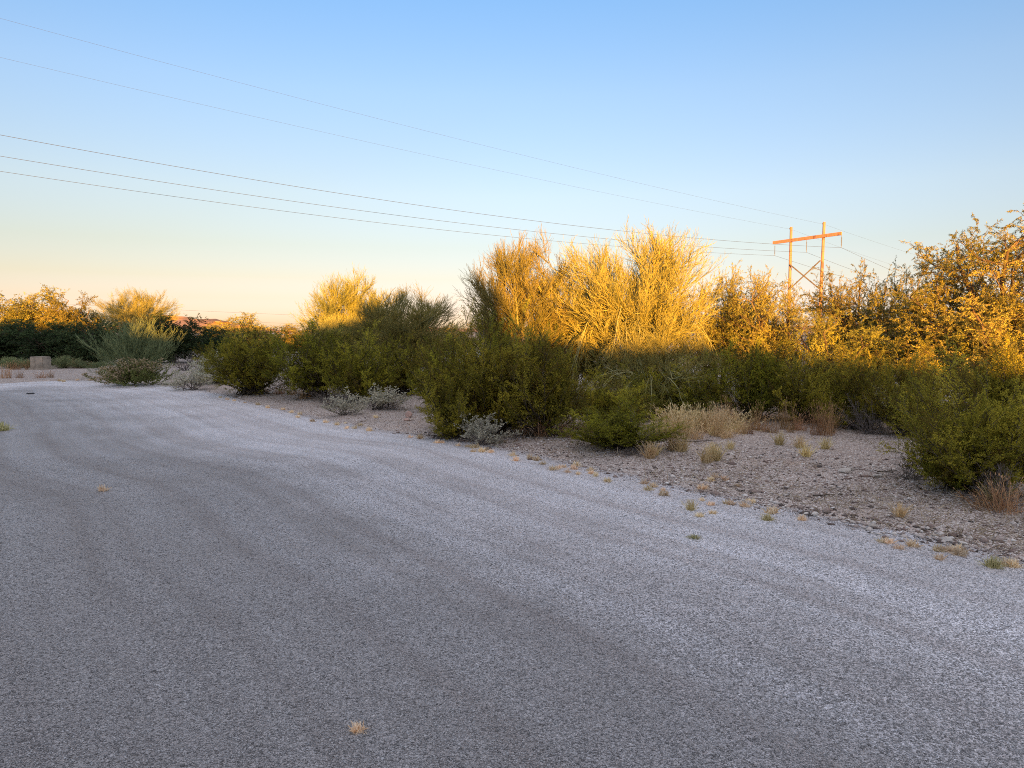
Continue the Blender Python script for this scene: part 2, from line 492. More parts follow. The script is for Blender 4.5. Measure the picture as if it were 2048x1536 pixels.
# ------------------------------------------------------------------ ground, road, hills
EDGE_PX = [(2048, 1132), (1900, 1092), (1740, 1058), (1560, 1022), (1400, 988), (1200, 942), (1050, 908), (900, 878),
           (800, 868), (700, 852), (600, 830), (500, 806), (420, 784), (330, 771), (230, 765), (150, 761), (70, 764), (0, 768), (-150, 776)]
E = np.array([ground(*p)[:2] for p in EDGE_PX])
d0 = E[0] - E[2]
E = np.vstack([E[0] + d0 / np.linalg.norm(d0) * 14, E, E[-1] + np.array([-30.0, -6.0])])


def smooth_line(P, k=3):
    for _ in range(k):
        Q = [P[0]]
        for a, b in zip(P[:-1], P[1:]): Q += [a * .75 + b * .25, a * .25 + b * .75]
        P = np.array(Q + [P[-1]])
    return P


E = smooth_line(E, 2)
ELEN = np.concatenate([[0], np.cumsum(np.linalg.norm(np.diff(E, axis=0), axis=1))])


def edge_coords(X):
    """signed distance to the road edge (negative on the road) and length along it"""
    X = np.asarray(X, float)[:, :2]
    best = np.full(len(X), 1e9); sd = np.zeros(len(X)); al = np.zeros(len(X))
    for i, (a, b) in enumerate(zip(E[:-1], E[1:])):
        e = b - a; L = np.linalg.norm(e); e = e / L
        r = X - a; t = np.clip(r @ e, 0, L)
        q = r - t[:, None] * e; d = np.linalg.norm(q, axis=1)
        s = np.sign(e[0] * r[:, 1] - e[1] * r[:, 0])      # left of travel = road
        k = d < best
        best[k] = d[k]; sd[k] = (-s * d)[k]; al[k] = ELEN[i] + t[k]
    return sd, al


def vnoise(x, y, seed=0):
    """cheap smooth value noise"""
    r = np.random.default_rng(seed); T = r.random((64, 64))
    xi, yi = np.floor(x).astype(int), np.floor(y).astype(int)
    fx, fy = x - xi, y - yi
    fx, fy = fx * fx * (3 - 2 * fx), fy * fy * (3 - 2 * fy)
    g = lambda a, b: T[a % 64, b % 64]
    return (g(xi, yi) * (1 - fx) + g(xi + 1, yi) * fx) * (1 - fy) + (g(xi, yi + 1) * (1 - fx) + g(xi + 1, yi + 1) * fx) * fy


def axis(stops):
    out = []
    for a, b, st in stops: out += list(np.arange(a, b, st))
    return np.array(out + [stops[-1][1]])


def grid_faces(nx, ny):
    i, j = np.meshgrid(np.arange(nx - 1), np.arange(ny - 1))
    a = (j * nx + i).ravel()
    return np.stack([a, a + 1, a + nx + 1, a + nx], 1)


def smoothstep(a, b, x):
    t = np.clip((x - a) / (b - a), 0, 1); return t * t * (3 - 2 * t)


def ground_z(X):
    X = np.asarray(X, float)
    sd, _ = edge_coords(X)
    n = vnoise(X[:, 0] * 1.3, X[:, 1] * 1.3, 1) * .6 + vnoise(X[:, 0] * 4.1, X[:, 1] * 4.1, 2) * .4
    z = -.012 + smoothstep(.05, .5, sd) * (.018 + .05 * n) + smoothstep(.5, 4, sd) * .04 * vnoise(X[:, 0] * .4, X[:, 1] * .4, 3)
    return np.where(np.hypot(X[:, 0], X[:, 1]) > 70, np.minimum(z, .03), z)


gx = axis([(-6000, -400, 700), (-400, -60, 20), (-60, -24, 1.0), (-24, 14, .16), (14, 60, 1.0), (60, 400, 20), (400, 6000, 700)])
gy = axis([(-2000, -100, 190), (-100, -8, 4), (-8, 3, .5), (3, 18, .16), (18, 34, .3), (34, 80, 1.0), (80, 400, 20), (400, 9000, 860)])
XX, YY = np.meshgrid(gx, gy)
GP = np.stack([XX.ravel(), YY.ravel(), np.zeros(XX.size)], 1)
GP[:, 2] = ground_z(GP)
mb = MB(); mb.add(GP, quads=grid_faces(len(gx), len(gy)))
tag(mb.build('ground', M['verge'], smooth=True), 'stony tan desert ground beside the gravel road', kind='structure')

rx = axis([(-75, -24, 1.5), (-24, 16, .2)]); ry = axis([(-14, 3, 1.0), (3, 34, .2), (34, 40, 1.0)])
XX, YY = np.meshgrid(rx, ry)
RP = np.stack([XX.ravel(), YY.ravel(), np.zeros(XX.size)], 1)
rsd, ral = edge_coords(RP)
RP[:, 2] = .004 + .012 * (vnoise(RP[:, 0] * .5, RP[:, 1] * .5, 5) - .5) * smoothstep(0, -1, rsd) + .006
fq = grid_faces(len(rx), len(ry))
fq = fq[(rsd[fq] < .45).all(1)]
used = np.unique(fq); remap = np.zeros(len(RP), int); remap[used] = np.arange(len(used))
mb = MB(); mb.add(RP[used], quads=remap[fq])
road = mb.build('road', M['road'], smooth=True)
a = road.data.attributes.new('sd', 'FLOAT', 'POINT'); a.data.foreach_set('value', rsd[used].astype(np.float32))
a = road.data.attributes.new('track', 'FLOAT_VECTOR', 'POINT')
a.data.foreach_set('vector', np.stack([rsd[used], ral[used], rsd[used] * 0], 1).astype(np.float32).ravel())
tag(road, 'wide grey gravel road curving away to the left', kind='structure')


def road_z(X):
    X = np.asarray(X, float)
    sd, _ = edge_coords(X)
    r = .010 + .012 * (vnoise(X[:, 0] * .5, X[:, 1] * .5, 5) - .5) * smoothstep(0, -1, sd)
    return np.where(sd < .1, np.maximum(r, ground_z(X)), ground_z(X))


# added, unseen rise behind the camera, crest shaped to shade the road and plant feet
RIDGE_D = 24.0
SL = math.tan(SUN_EL)
cy, sy = math.cos(SUN_YAW), math.sin(SUN_YAW)
# (u across the sun's rays, depth there, height of the shade edge there)
SHADE = [(-80, 60, 2.4), (-36, 48, 2.25), (-26, 48, 2.1), (-18, 40, 2.0), (-16.5, 38, 2.5), (-12, 38, 2.5), (-10.9, 26.5, 2.3), (-10.5, 26.5, 1.7), (-9.6, 26.5, 1.75), (-4.9, 28, 1.7), (-2.6, 27, 1.75), (-2.2, 24, 2.95), (.5, 24, 2.9), (.8, 17, 3.0),
         (1.35, 17, 2.6), (1.75, 17, 1.5), (2.6, 16, 1.5), (3.6, 16, 1.3), (5.2, 16, 1.45), (6.3, 16, 1.15), (7.0, 15, .8), (7.9, 15, .85), (8.6, 14, 1.2), (9.6, 13, 1.0), (10.4, 13, 1.3), (14, 13, 1.1), (60, 13, 1.1)]
us = np.array([s[0] for s in SHADE]); hs = np.array([s[2] + (RIDGE_D + s[1]) * SL for s in SHADE])
uu = np.concatenate([np.arange(-80, -40, .8), np.arange(-40, 15, .08), np.arange(15, 60, .8)])
crest = np.interp(uu, us, hs) + .30 * (vnoise(uu * 1.1, uu * 0, 11) - .5) + .34 * (vnoise(uu * 2.7, uu * 0 + 3, 12) - .5) + .18 * (vnoise(uu * 7.5, uu * 0 + 5, 13) - .5)
prof = [(-7, 0), (-5, .22), (-3, .55), (-1.4, .85), (-.4, .98), (0, 1.0), (.5, .97), (2, .8), (5, .5), (9, .2), (14, 0)]
V = []
for s_, k in prof:
    x = uu * cy - (-RIDGE_D - s_) * sy; y = uu * sy + (-RIDGE_D - s_) * cy
    V.append(np.stack([x, y, crest * k - .02], 1))
mb = MB(); mb.add(np.concatenate(V), quads=grid_faces(len(uu), len(prof)))
tag(mb.build('shade_bank', M['verge'], smooth=True), 'added unseen rise behind the camera, shaped to shade the road', kind='structure')


def hill(px0, px1, d, prof_px, name, label, depth=300):
    """a far hill from its skyline: (px, py) points, given real depth"""
    n = 160
    xs = np.linspace(px0, px1, n)
    top = np.interp(xs, [p[0] for p in prof_px], [p[1] for p in prof_px])
    rows = []
    for k, (dd, hh) in enumerate([(-1.0, 0), (-.8, .16), (-.6, .36), (-.4, .58), (-.2, .82), (-.08, .95), (0, 1.0), (.3, .8), (.7, .3), (1.0, 0)]):
        y = np.full(n, d + dd * depth); x = (xs - 1024) / F * d
        z = (H + (YH - top) / F * d) * hh
        z = z + (vnoise(xs * .12, y * .02, 21) - .5) * .10 * z.max() * math.sin(math.pi * min(hh + .05, 1))
        y = y + (vnoise(xs * .09, xs * 0 + k, 22) - .5) * depth * .25
        rows.append(np.stack([x, y, z - 1.0], 1))
    mb = MB(); mb.add(np.concatenate(rows), quads=grid_faces(n, len(rows)))
    return tag(mb.build(name, M['hill'], smooth=True), label, kind='structure')


hill(230, 640, 1500, [(230, 672), (300, 640), (330, 630), (345, 629), (370, 633), (395, 638), (420, 636), (450, 641), (480, 647), (520, 655), (570, 662), (640, 672)],
     'hill', 'reddish sunlit hill dotted with shrubs on the horizon')
hill(1200, 2300, 4200, [(1200, 668), (1350, 655), (1450, 650), (1560, 655), (1650, 650), (1800, 646), (1950, 652), (2300, 668)], 'hill', 'long low far ridge behind the right trees', 900)
hill(500, 1150, 5200, [(500, 668), (600, 660), (720, 656), (850, 654), (930, 657), (1020, 660), (1150, 668)], 'hill', 'faint far ridge on the horizon beyond the middle trees', 900)

# ------------------------------------------------------------------ plants
# every builder returns (list of (part name, mesh)), nominal width, nominal height


def finish(parts, leaf_mb):
    """nominal size from the spread of the leaf vertices"""
    v = np.concatenate(leaf_mb.v)
    h = np.quantile(v[:, 2], .99)
    w = np.quantile(np.abs(v[:, :2]), .97) * 2
    return parts, w, h


def envelope(rng, n, W, Hh, zlow, lobes=.22, fill=.42, square=1.0):
    """n branch tips spread through an uneven rounded crown; most lie near its skin"""
    d = norm(rng.normal(size=(n, 3)))
    ks = norm(rng.normal(size=(9, 3))); am = rng.uniform(-lobes, lobes, 9)
    lob = sum(a * np.clip((d @ k - .55) / .45, 0, 1) for a, k in zip(am, ks))
    r = rng.random(n) ** fill * (1 + lob)
    zc = zlow + (Hh - zlow) * .42
    up = d[:, 2] > 0
    z = zc + d[:, 2] * r * np.where(up, Hh - zc, zc - zlow)
    return np.stack([d[:, 0] * r * W / 2, d[:, 1] * r * W / 2, z], 1)


def bez(P0, P1, P2, K):
    t = np.linspace(0, 1, K + 1)[None, :, None]
    return P0[:, None] * (1 - t) ** 2 + P1[:, None] * 2 * t * (1 - t) + P2[:, None] * t * t


def plen(b): return np.linalg.norm(np.diff(b, axis=1), axis=2).sum(1)


def wobble_(rng, b, a):
    K = b.shape[1] - 1
    w = rng.normal(size=b.shape) * a * plen(b)[:, None, None] / K
    w[:, 0] = 0
    return b + np.cumsum(w, 1) * .6


def skeleton(rng, tips, n0, Hh, W, K=7, wob=.12, upk=.35):
    """a few stems from the ground, then one curved limb from a stem out to every tip"""
    th = np.linspace(0, 2 * math.pi, n0, endpoint=False) + rng.normal(0, .3, n0)
    rr = W * .5 * rng.uniform(.25, .62, n0)
    top = np.stack([rr * np.cos(th), rr * np.sin(th), Hh * rng.uniform(.5, .8, n0)], 1)
    base = np.stack([.06 * np.cos(th), .06 * np.sin(th), 0 * th], 1) * (W / 3)
    b0 = wobble_(rng, bez(base, base + (top - base) * np.array([.25, .25, .6]), top, 9), wob)
    nodes = b0[:, 1:].reshape(-1, 3)
    D = np.linalg.norm(tips[:, None] - nodes[None], axis=2) + 1.6 * np.maximum(0, nodes[None, :, 2] - tips[:, None, 2] + .12 * Hh)
    D = D + rng.uniform(0, .15 * W, D.shape)
    P0 = nodes[D.argmin(1)]
    dist = np.linalg.norm(tips - P0, axis=1)[:, None]
    P1 = (P0 + tips) / 2 + (np.array([0, 0, -1.0]) * .12 + np.stack([tips[:, 0], tips[:, 1], 0 * tips[:, 0]], 1) / W * .35) * dist * upk * 2
    b1 = wobble_(rng, bez(P0, P1, tips, K), wob)
    return b0, b1


def make_creosote(seed, lean=0.0, dens=1.0):
    """many stems fanning from one foot, small leaves in tufts toward the ends"""
    rng = np.random.default_rng(seed)
    W, Hh = 2.0, 1.7
    n0 = int(85 * dens)
    tips = envelope(rng, n0, W, Hh, .16, .3, .45)
    tips[:, 0] += lean * tips[:, 2]
    base = np.stack([rng.normal(0, .11, n0), rng.normal(0, .11, n0), np.zeros(n0)], 1)
    out = tips * np.array([.55, .55, .42])
    b0 = wobble_(rng, bez(base, out, tips, 8), .16)
    L0 = plen(b0)
    wood, leaf = MB(), MB()
    tubes(wood, b0[:, :7], .010, .004, 4, rng.random(n0), rng)
    P, D, L1, p1 = spawn(rng, b0, L0, 12, .34, 1, .65, .25, .30, .4, .12); b1 = grow(rng, P, D, L1, 4, .18, .06)
    tubes(wood, b1, .0045, .0018, 3, rng.random(len(b1)), rng)
    P, D, L2, p2 = spawn(rng, b1, L1, 6, .2, 1, .6, .2, .55, .3, .15); b2 = grow(rng, P, D, L2, 3, .18, .12)
    clump = np.clip(rng.normal(.5, .3, n0), 0, 1)
    for b, pp, k in ((b1, p1, 16), (b2, p1[p2], 21)):
        Q, T, par = along(rng, b, k, .12)
        keep = Q[:, 2] > .05
        Q, T, par = Q[keep], T[keep], par[keep]
        tn = np.clip(clump[pp[par]] + rng.normal(0, .16, len(Q)), 0, 1)
        leaves(leaf, rng, Q + rng.normal(0, .008, Q.shape), T * .6 + rng.normal(size=Q.shape) * .55, rng.uniform(.013, .026, len(Q)), rng.uniform(.007, .012, len(Q)), tn)
    return finish([('trunk', wood.mesh('trunk', M['bark_dark'])), ('foliage', leaf.mesh('foliage', M['creosote']))], leaf)


def make_verde(seed, mat='verde_twig', bark='verde_bark', W=3.4, Hh=3.6, zlow=.7, n0=8, ntip=185, droop=0, fine=1.0, lobes=.16, up=.30):
    """leafless green tree: a broad crown of many fine, upward, brush-like twigs"""
    rng = np.random.default_rng(seed)
    tips = envelope(rng, ntip, W * .9, Hh * .93, zlow, lobes, .45)
    b0, b1 = skeleton(rng, tips, n0, Hh, W, 7, .13)
    L1 = plen(b1)
    wood, tw = MB(), MB()
    tubes(wood, b0, .038, .015, 5, rng.random(len(b0)), rng)
    tubes(wood, b1, .012, .0045, 4, rng.random(len(b1)), rng)
    hang = np.zeros(len(b1), bool)
    if droop:
        th = rng.uniform(-math.pi, math.pi, droop); r = W * .5 * rng.uniform(.55, 1.0, droop)
        end = np.stack([r * np.cos(th), r * np.sin(th), rng.uniform(.15, .55, droop) * Hh * .5], 1)
        st = end * np.array([.3, .3, 0]) + np.array([0, 0, 1.0]) * (Hh * rng.uniform(.28, .55, droop))[:, None]
        mid = (st + end) / 2 + np.array([0, 0, .34 * Hh])
        bd = wobble_(rng, bez(st, mid, end, 7), .16)
        tubes(wood, bd, .015, .005, 4, .9, rng)
        b1 = np.concatenate([b1, bd]); L1 = plen(b1); hang = np.concatenate([hang, np.ones(droop, bool)])
    n2 = int(9 * fine)
    P, D, L2, p2 = spawn(rng, b1, np.full(len(b1), .95), n2, .25, 1, .45, .18, .62, .3, up)
    D[hang[p2], 2] -= up + .5
    b2 = grow(rng, P, D, L2, 4, .10, .05)
    if droop: b2[hang[p2]] = grow(rng, P[hang[p2]], D[hang[p2]], L2[hang[p2]], 4, .16, -.10)
    clump = np.clip(rng.normal(.5, .22, len(b1)), 0, 1); tn2 = clump[p2]
    tubes(tw, b2, .0062, .0032, 3, tn2, rng)
    P, D, L3, p3 = spawn(rng, b2, L2, int(7 * fine), .12, 1, .42, .15, .62, .25, up * .4)
    D[hang[p2[p3]], 2] -= up
    b3 = grow(rng, P, D, L3, 3, .09, .04)
    tubes(tw, b3, .0038, .0022, 2, np.clip(tn2[p3] + rng.normal(0, .15, len(b3)), 0, 1), rng)
    P, D, L4, p4 = spawn(rng, b3, L3, 3, .25, .95, .4, .15, .55, .3, .1); b4 = grow(rng, P, D, L4, 2, .08, .03)
    tubes(tw, b4, .0030, .0017, 2, np.clip(tn2[p3[p4]] + rng.normal(0, .18, len(b4)), 0, 1), rng)
    return finish([('trunk', wood.mesh('trunk', M[bark])), ('crown', tw.mesh('crown', M[mat]))], tw)


def make_mesquite(seed, mat='mesquite', bark='mesq_bark', W=3.2, Hh=3.2, zlow=.4, n0=6, ntip=110, leaf_len=.038, leaf_w=.0085, nleaf=32, n2=10, droop=.7, lobes=.3, fill=.5):
    """arching branches with narrow hanging leaves"""
    rng = np.random.default_rng(seed)
    tips = envelope(rng, ntip, W * .92, Hh * .95, zlow, lobes, fill)
    b0, b1 = skeleton(rng, tips, n0, Hh, W, 7, .2)
    wood, leaf = MB(), MB()
    tubes(wood, b0, .055, .02, 5, rng.random(len(b0)), rng)
    tubes(wood, b1, .014, .005, 4, rng.random(len(b1)), rng)
    P, D, L2, p2 = spawn(rng, b1, np.full(len(b1), 1.0), n2, .2, 1, .75, .25, .5, .3, .1); b2 = grow(rng, P, D, L2, 5, .18, -.03)
    tubes(wood, b2, .005, .0022, 3, rng.random(len(b2)), rng)
    P, D, L3, p3 = spawn(rng, b2, L2, 4, .25, 1, .7, .25, .5, .2, 0); b3 = grow(rng, P, D, L3, 3, .2, -.05)
    tubes(wood, b3, .0026, .0015, 2, rng.random(len(b3)), rng)
    clump = np.clip(rng.normal(.5, .24, len(b1)), 0, 1)
    for b, pp, k in ((b2, p2, nleaf // 2 + 1), (b3, p2[p3], nleaf)):
        Q, T, par = along(rng, b, k, .1)
        keep = Q[:, 2] > .12
        Q, T, par = Q[keep], T[keep], par[keep]
        tn = np.clip(clump[pp[par]] + rng.normal(0, .2, len(Q)), 0, 1)
        Dl = T * .4 + rng.normal(size=Q.shape) * .55 + np.array([0, 0, -droop])
        s = rng.uniform(.7, 1.25, len(Q))
        leaves(leaf, rng, Q, Dl, leaf_len * s, leaf_w * s, tn)
    return finish([('trunk', wood.mesh('trunk', M[bark])), ('crown', leaf.mesh('crown', M[mat]))], leaf)


def make_broom(seed, W=2.2, Hh=2.0):
    """long straight green wands fanning up from one foot, each with feathery side twigs"""
    rng = np.random.default_rng(seed)
    n0 = 120
    th = rng.uniform(0, 2 * math.pi, n0); inc = np.radians(np.abs(rng.normal(0, 38, n0)).clip(0, 82))
    D = np.stack([np.sin(inc) * np.cos(th), np.sin(inc) * np.sin(th), np.cos(inc)], 1)
    L0 = rng.uniform(.75, 1.1, n0) * Hh * np.where(inc > .9, .72, 1)
    b0 = grow(rng, np.concatenate([rng.normal(0, .08, (n0, 2)), np.zeros((n0, 1))], 1), D, L0, 8, .05, .035)
    wood, tw = MB(), MB()
    tubes(wood, b0[:, :5], .010, .005, 4, rng.random(n0), rng)
    tubes(tw, b0[:, 4:], .005, .0025, 3, rng.random(n0), rng)
    clump = np.clip(rng.normal(.5, .25, n0), 0, 1)
    P, D, L1, p1 = spawn(rng, b0, L0, 16, .18, 1, .38, .12, .34, .4, .1); b1 = grow(rng, P, D, L1, 4, .07, .06)
    tubes(tw, b1, .004, .002, 2, np.clip(clump[p1] + rng.normal(0, .12, len(b1)), 0, 1), rng)
    P, D, L2, p2 = spawn(rng, b1, L1, 8, .1, 1, .35, .12, .45, .3, .1); b2 = grow(rng, P, D, L2, 2, .06, .05)
    tubes(tw, b2, .0034, .0018, 2, np.clip(clump[p1[p2]] + rng.normal(0, .15, len(b2)), 0, 1), rng)
    return finish([('stem', wood.mesh('stem', M['verde_bark'])), ('foliage', tw.mesh('foliage', M['broom']))], tw)


def make_silver(seed):
    rng = np.random.default_rng(seed)
    n0 = 26
    th = rng.uniform(0, 2 * math.pi, n0); inc = np.radians(rng.uniform(5, 78, n0))
    D = np.stack([np.sin(inc) * np.cos(th), np.sin(inc) * np.sin(th), np.cos(inc)], 1)
    P = np.stack([rng.normal(0, .04, n0), rng.normal(0, .04, n0), np.zeros(n0)], 1)
    L0 = rng.uniform(.28, .48, n0)
    b0 = grow(rng, P, D, L0, 4, .14, .05)
    wood, leaf = MB(), MB()
    tubes(wood, b0, .006, .003, 3, rng.random(n0), rng)
    P, D, L1, p1 = spawn(rng, b0, L0, 7, .35, 1, .55, .2, .5, .4, .2); b1 = grow(rng, P, D, L1, 3, .15, .08)
    tubes(wood, b1, .0028, .0014, 2, rng.random(len(b1)), rng)
    P, D, L2, p2 = spawn(rng, b1, L1, 3, .4, 1, .6, .2, .6, .3, .2); b2 = grow(rng, P, D, L2, 2, .15, .08)
    for b, k in ((b1, 5), (b2, 6)):
        Q, T, par = along(rng, b, k, .35)
        s = rng.uniform(.018, .034, len(Q))
        leaves(leaf, rng, Q, T * .6 + rng.normal(size=Q.shape) * .6 + np.array([0, 0, .25]), s, s * .55, np.clip(rng.normal(.55, .25, len(Q)), 0, 1))
    return finish([('stem', wood.mesh('stem', M['grey_twig'])), ('foliage', leaf.mesh('foliage', M['silver']))], leaf)


def make_burro(seed):
    """low round bush, leafy below, with a skin of dry brown flower heads on top"""
    rng = np.random.default_rng(seed)
    n0 = 90
    th = rng.uniform(0, 2 * math.pi, n0); inc = np.radians(rng.uniform(5, 80, n0))
    D = np.stack([np.sin(inc) * np.cos(th), np.sin(inc) * np.sin(th), np.cos(inc)], 1)
    P = np.stack([rng.normal(0, .15, n0), rng.normal(0, .15, n0), np.zeros(n0)], 1)
    L0 = rng.uniform(.45, .72, n0)
    b0 = grow(rng, P, D, L0, 4, .1, .04)
    leaf, head = MB(), MB()
    P, D, L1, p1 = spawn(rng, b0, L0, 8, .25, 1, .5, .2, .45, .4, .25); b1 = grow(rng, P, D, L1, 3, .12, .12)
    tubes(leaf, b1, .004, .002, 2, .3, rng)
    Q, T, par = along(rng, b1, 32, .05)
    leaves(leaf, rng, Q, T + rng.normal(size=Q.shape) * .5, rng.uniform(.02, .04, len(Q)), .013, np.clip(rng.normal(.45, .25, len(Q)), 0, 1))
    Q = b1[:, -1]
    rad = norm(Q)
    brown = (rad[:, 0] < -.15) | (rad[:, 2] > .80)
    Q = Q[brown]
    for k in range(10):
        leaves(head, rng, Q + rng.normal(0, .022, Q.shape), rng.normal(size=Q.shape) + np.array([0, 0, .8]), .034, .026, np.clip(rng.normal(.5, .25, len(Q)), 0, 1))
    return finish([('foliage', leaf.mesh('foliage', M['burro_leaf'])), ('flower_head', head.mesh('flower_head', M['burro']))], leaf)


def make_dead(seed):
    rng = np.random.default_rng(seed)
    n0 = 22
    th = rng.uniform(0, 2 * math.pi, n0); inc = np.radians(rng.uniform(15, 82, n0))
    D = np.stack([np.sin(inc) * np.cos(th), np.sin(inc) * np.sin(th), np.cos(inc)], 1)
    P = np.stack([rng.normal(0, .06, n0), rng.normal(0, .06, n0), np.zeros(n0)], 1)
    L0 = rng.uniform(.35, .65, n0)
    b0 = grow(rng, P, D, L0, 5, .18, .02); tw = MB()
    tubes(tw, b0, .007, .003, 3, rng.random(n0), rng)
    P, D, L1, _ = spawn(rng, b0, L0, 8, .2, 1, .6, .25, .5, .4, .1); b1 = grow(rng, P, D, L1, 3, .2, .03)
    tubes(tw, b1, .003, .0015, 2, rng.random(len(b1)), rng)
    P, D, L2, _ = spawn(rng, b1, L1, 6, .2, 1, .7, .25, .55, .3, .05); b2 = grow(rng, P, D, L2, 2, .2, .0)
    tubes(tw, b2, .0018, .001, 2, rng.random(len(b2)), rng)
    return finish([(None, tw.mesh('dead_shrub', M['grey_twig']))], tw)


def make_grass(seed, n, h, spread, wid, lean=.35, mat='straw', heads=False, base=.04):
    rng = np.random.default_rng(seed)
    th = rng.uniform(0, 2 * math.pi, n); r = base * np.sqrt(rng.random(n))
    P = np.stack([r * np.cos(th), r * np.sin(th), np.zeros(n)], 1)
    inc = np.abs(rng.normal(0, lean, n)); th2 = rng.uniform(0, 2 * math.pi, n)
    D = np.stack([np.sin(inc) * np.cos(th2), np.sin(inc) * np.sin(th2), np.cos(inc)], 1)
    L = h * rng.uniform(.45, 1.1, n)
    b = grow(rng, P, D, L, 4, .10, spread); mb = MB()
    tn = rng.random(n)
    tubes(mb, b, wid, wid * .35, 2, tn, rng)
    if heads:
        Q = b[:, -1]; leaves(mb, rng, Q, b[:, -1] - b[:, -2] + rng.normal(size=Q.shape) * .01, h * .12, wid * 3, np.clip(tn + .3, 0, 1))
    v = np.concatenate(mb.v)
    return [(None, mb.mesh('grass', M[mat]))], np.quantile(np.abs(v[:, :2]), .97) * 2, np.quantile(v[:, 2], .98)


KIND = {
    'creosote': [make_creosote(100 + i, [0, 0, .15, -.15, 0][i], [1, 1.1, 1, .75, 1][i]) for i in range(5)],
    'verde': [make_verde(210), make_verde(212, W=3.0, ntip=160), make_verde(213, W=3.6, Hh=3.2, zlow=.5)],
    'verde_droop': [make_verde(205, droop=30, ntip=210, W=3.9, Hh=3.7)],
    'verde_arch': [make_verde(206, droop=60, ntip=34, W=3.0, Hh=2.0, zlow=.9, n0=6, fine=.85)],
    'verde_far': [make_verde(236, W=5.2, Hh=4.4, zlow=1.4, n0=9, ntip=220, up=.12, lobes=.05)],
    'broom': [make_broom(241)],
    'mesquite': [make_mesquite(300), make_mesquite(301, n0=5, W=3.4), make_mesquite(302, nleaf=29)],
    'mesquite_thin': [make_mesquite(310, nleaf=24, n2=9, ntip=120, droop=.4, leaf_len=.036, leaf_w=.0095, zlow=.6)],
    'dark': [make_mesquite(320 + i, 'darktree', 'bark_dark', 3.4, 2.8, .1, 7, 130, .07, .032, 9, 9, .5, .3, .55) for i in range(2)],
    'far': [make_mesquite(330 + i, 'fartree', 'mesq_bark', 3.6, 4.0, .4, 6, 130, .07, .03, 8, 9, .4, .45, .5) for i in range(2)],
    'silver': [make_silver(400), make_silver(401)],
    'burro': [make_burro(410)],
    'dead': [make_dead(420), make_dead(421)],
    'tall_grass': [make_grass(500 + i, 95, .5, -.015, .0034, .24, 'straw', True, .10) for i in range(3)],
    'rust_grass': [make_grass(510 + i, 80, .42, -.03, .003, .42, 'rust', True, .12) for i in range(2)],
    'yellow_grass': [make_grass(520, 110, .2, -.03, .003, .35, 'straw', False, .04)],
    'tuft': [make_grass(530 + i, 85, .075, -.12, .0062, .85, 'tuft', False, .04) for i in range(4)],
    'tuft_green': [make_grass(540, 190, .08, -.14, .0026, .75, 'tuftgreen', False, .035)],
}
COUNT = {}
FEET = []


def plant(kind, name, cat, label, x, y, w, h, group=None, variant=None, rz=None, z=None, depth_w=None):
    vs = KIND[kind]
    i = COUNT.get(kind, 0); COUNT[kind] = i + 1
    if kind == 'creosote': FEET.append((x, y, w))
    parts, w0, h0 = vs[(i if variant is None else variant) % len(vs)]
    if rz is None: rz = (i * 2.39996 + .7) % (2 * math.pi)
    if z is None: z = float(road_z(np.array([[x, y, 0]]))[0]) - .005
    sc = (w / w0, (depth_w or w) / w0, h / h0)
    single = len(parts) == 1
    if single:
        root = bpy.data.objects.new(name, parts[0][1]); COL.objects.link(root)
        root.location = (x, y, z); root.rotation_euler = (0, 0, rz); root.scale = sc
        return tag(root, label, cat, group)
    root = empty(name, (x, y, z), label, cat, group, rz)
    root.scale = sc
    for pn, me in parts:
        o = bpy.data.objects.new(pn, me); COL.objects.link(o); o.parent = root
    return root


def by_depth(kind, name, cat, label, px0, px1, top, d, group=None, **k):
    """px0..px1: the span in the photo, top: its top row, d: metres from the camera"""
    w = (px1 - px0) / F * d
    x = ((px0 + px1) / 2 - 1024) / F * d
    h = H + (YH - top) / F * d
    return plant(kind, name, cat, label, x, d, w, h, group, **k)


CR = 'creosote bushes along the road verge'
def creo(label, *a, **k): return by_depth('creosote', 'creosote_bush', 'bush', label, *a, group=CR, **k)
creo('dark olive bush before the tall golden tree, left half of the big middle clump', 870, 1090, 660, 11.6, variant=0)
creo('dark olive bush forming the right half of the big middle clump', 1000, 1170, 690, 11.3, variant=1)
creo('tallest olive bush top rising behind the big middle clump', 925, 1090, 648, 12.6, variant=2)
creo('sparse olive bush sprawling left toward the pink boulder', 825, 985, 735, 11.4, variant=3, rz=2.6)
creo('low olive bush between the big middle clump and the dry grass', 1140, 1350, 818, 10.1, variant=4)
creo('small olive bush behind the low one, under the drooping green branches', 1130, 1300, 765, 12.0, variant=0)
creo('olive bush right behind the tall dry grass', 1430, 1580, 700, 13.4, variant=1)
creo('olive bush standing right of the dry grass beneath the utility poles', 1540, 1700, 708, 13.0, variant=2)
creo('olive bush with a dark hollow at its foot, right of centre in the verge row', 1650, 1800, 716, 12.2, variant=3)
creo('olive bush joining the verge row to the nearest bush at right', 1750, 1910, 712, 11.2, variant=4)
creo('nearest olive bush, cut by the right picture edge', 1835, 2120, 765, 7.2, variant=0, rz=1.0)
creo('yellowish olive bush behind the nearest bush at the right edge', 1870, 2110, 705, 8.9, variant=1)
creo('olive bush deep in the shade left of the tall dry grass', 1250, 1430, 740, 13.6, variant=2)
creo('olive bush deep in the shade behind the sprawling one, by the gap', 830, 960, 690, 15.0, variant=1)
creo('olive bush filling the dark behind the hanging green branches', 1150, 1420, 700, 18.6, variant=4)
creo('low olive bush at the foot of the nearest right-hand bush', 1850, 2010, 850, 7.4, variant=2)
creo('rounded dark olive bush at the left end of the middle row, by the road bend', 412, 590, 664, 19.0, variant=0, rz=.3)
creo('olive bush in the middle row directly right of the rounded dark one', 545, 715, 662, 18.0, variant=1)
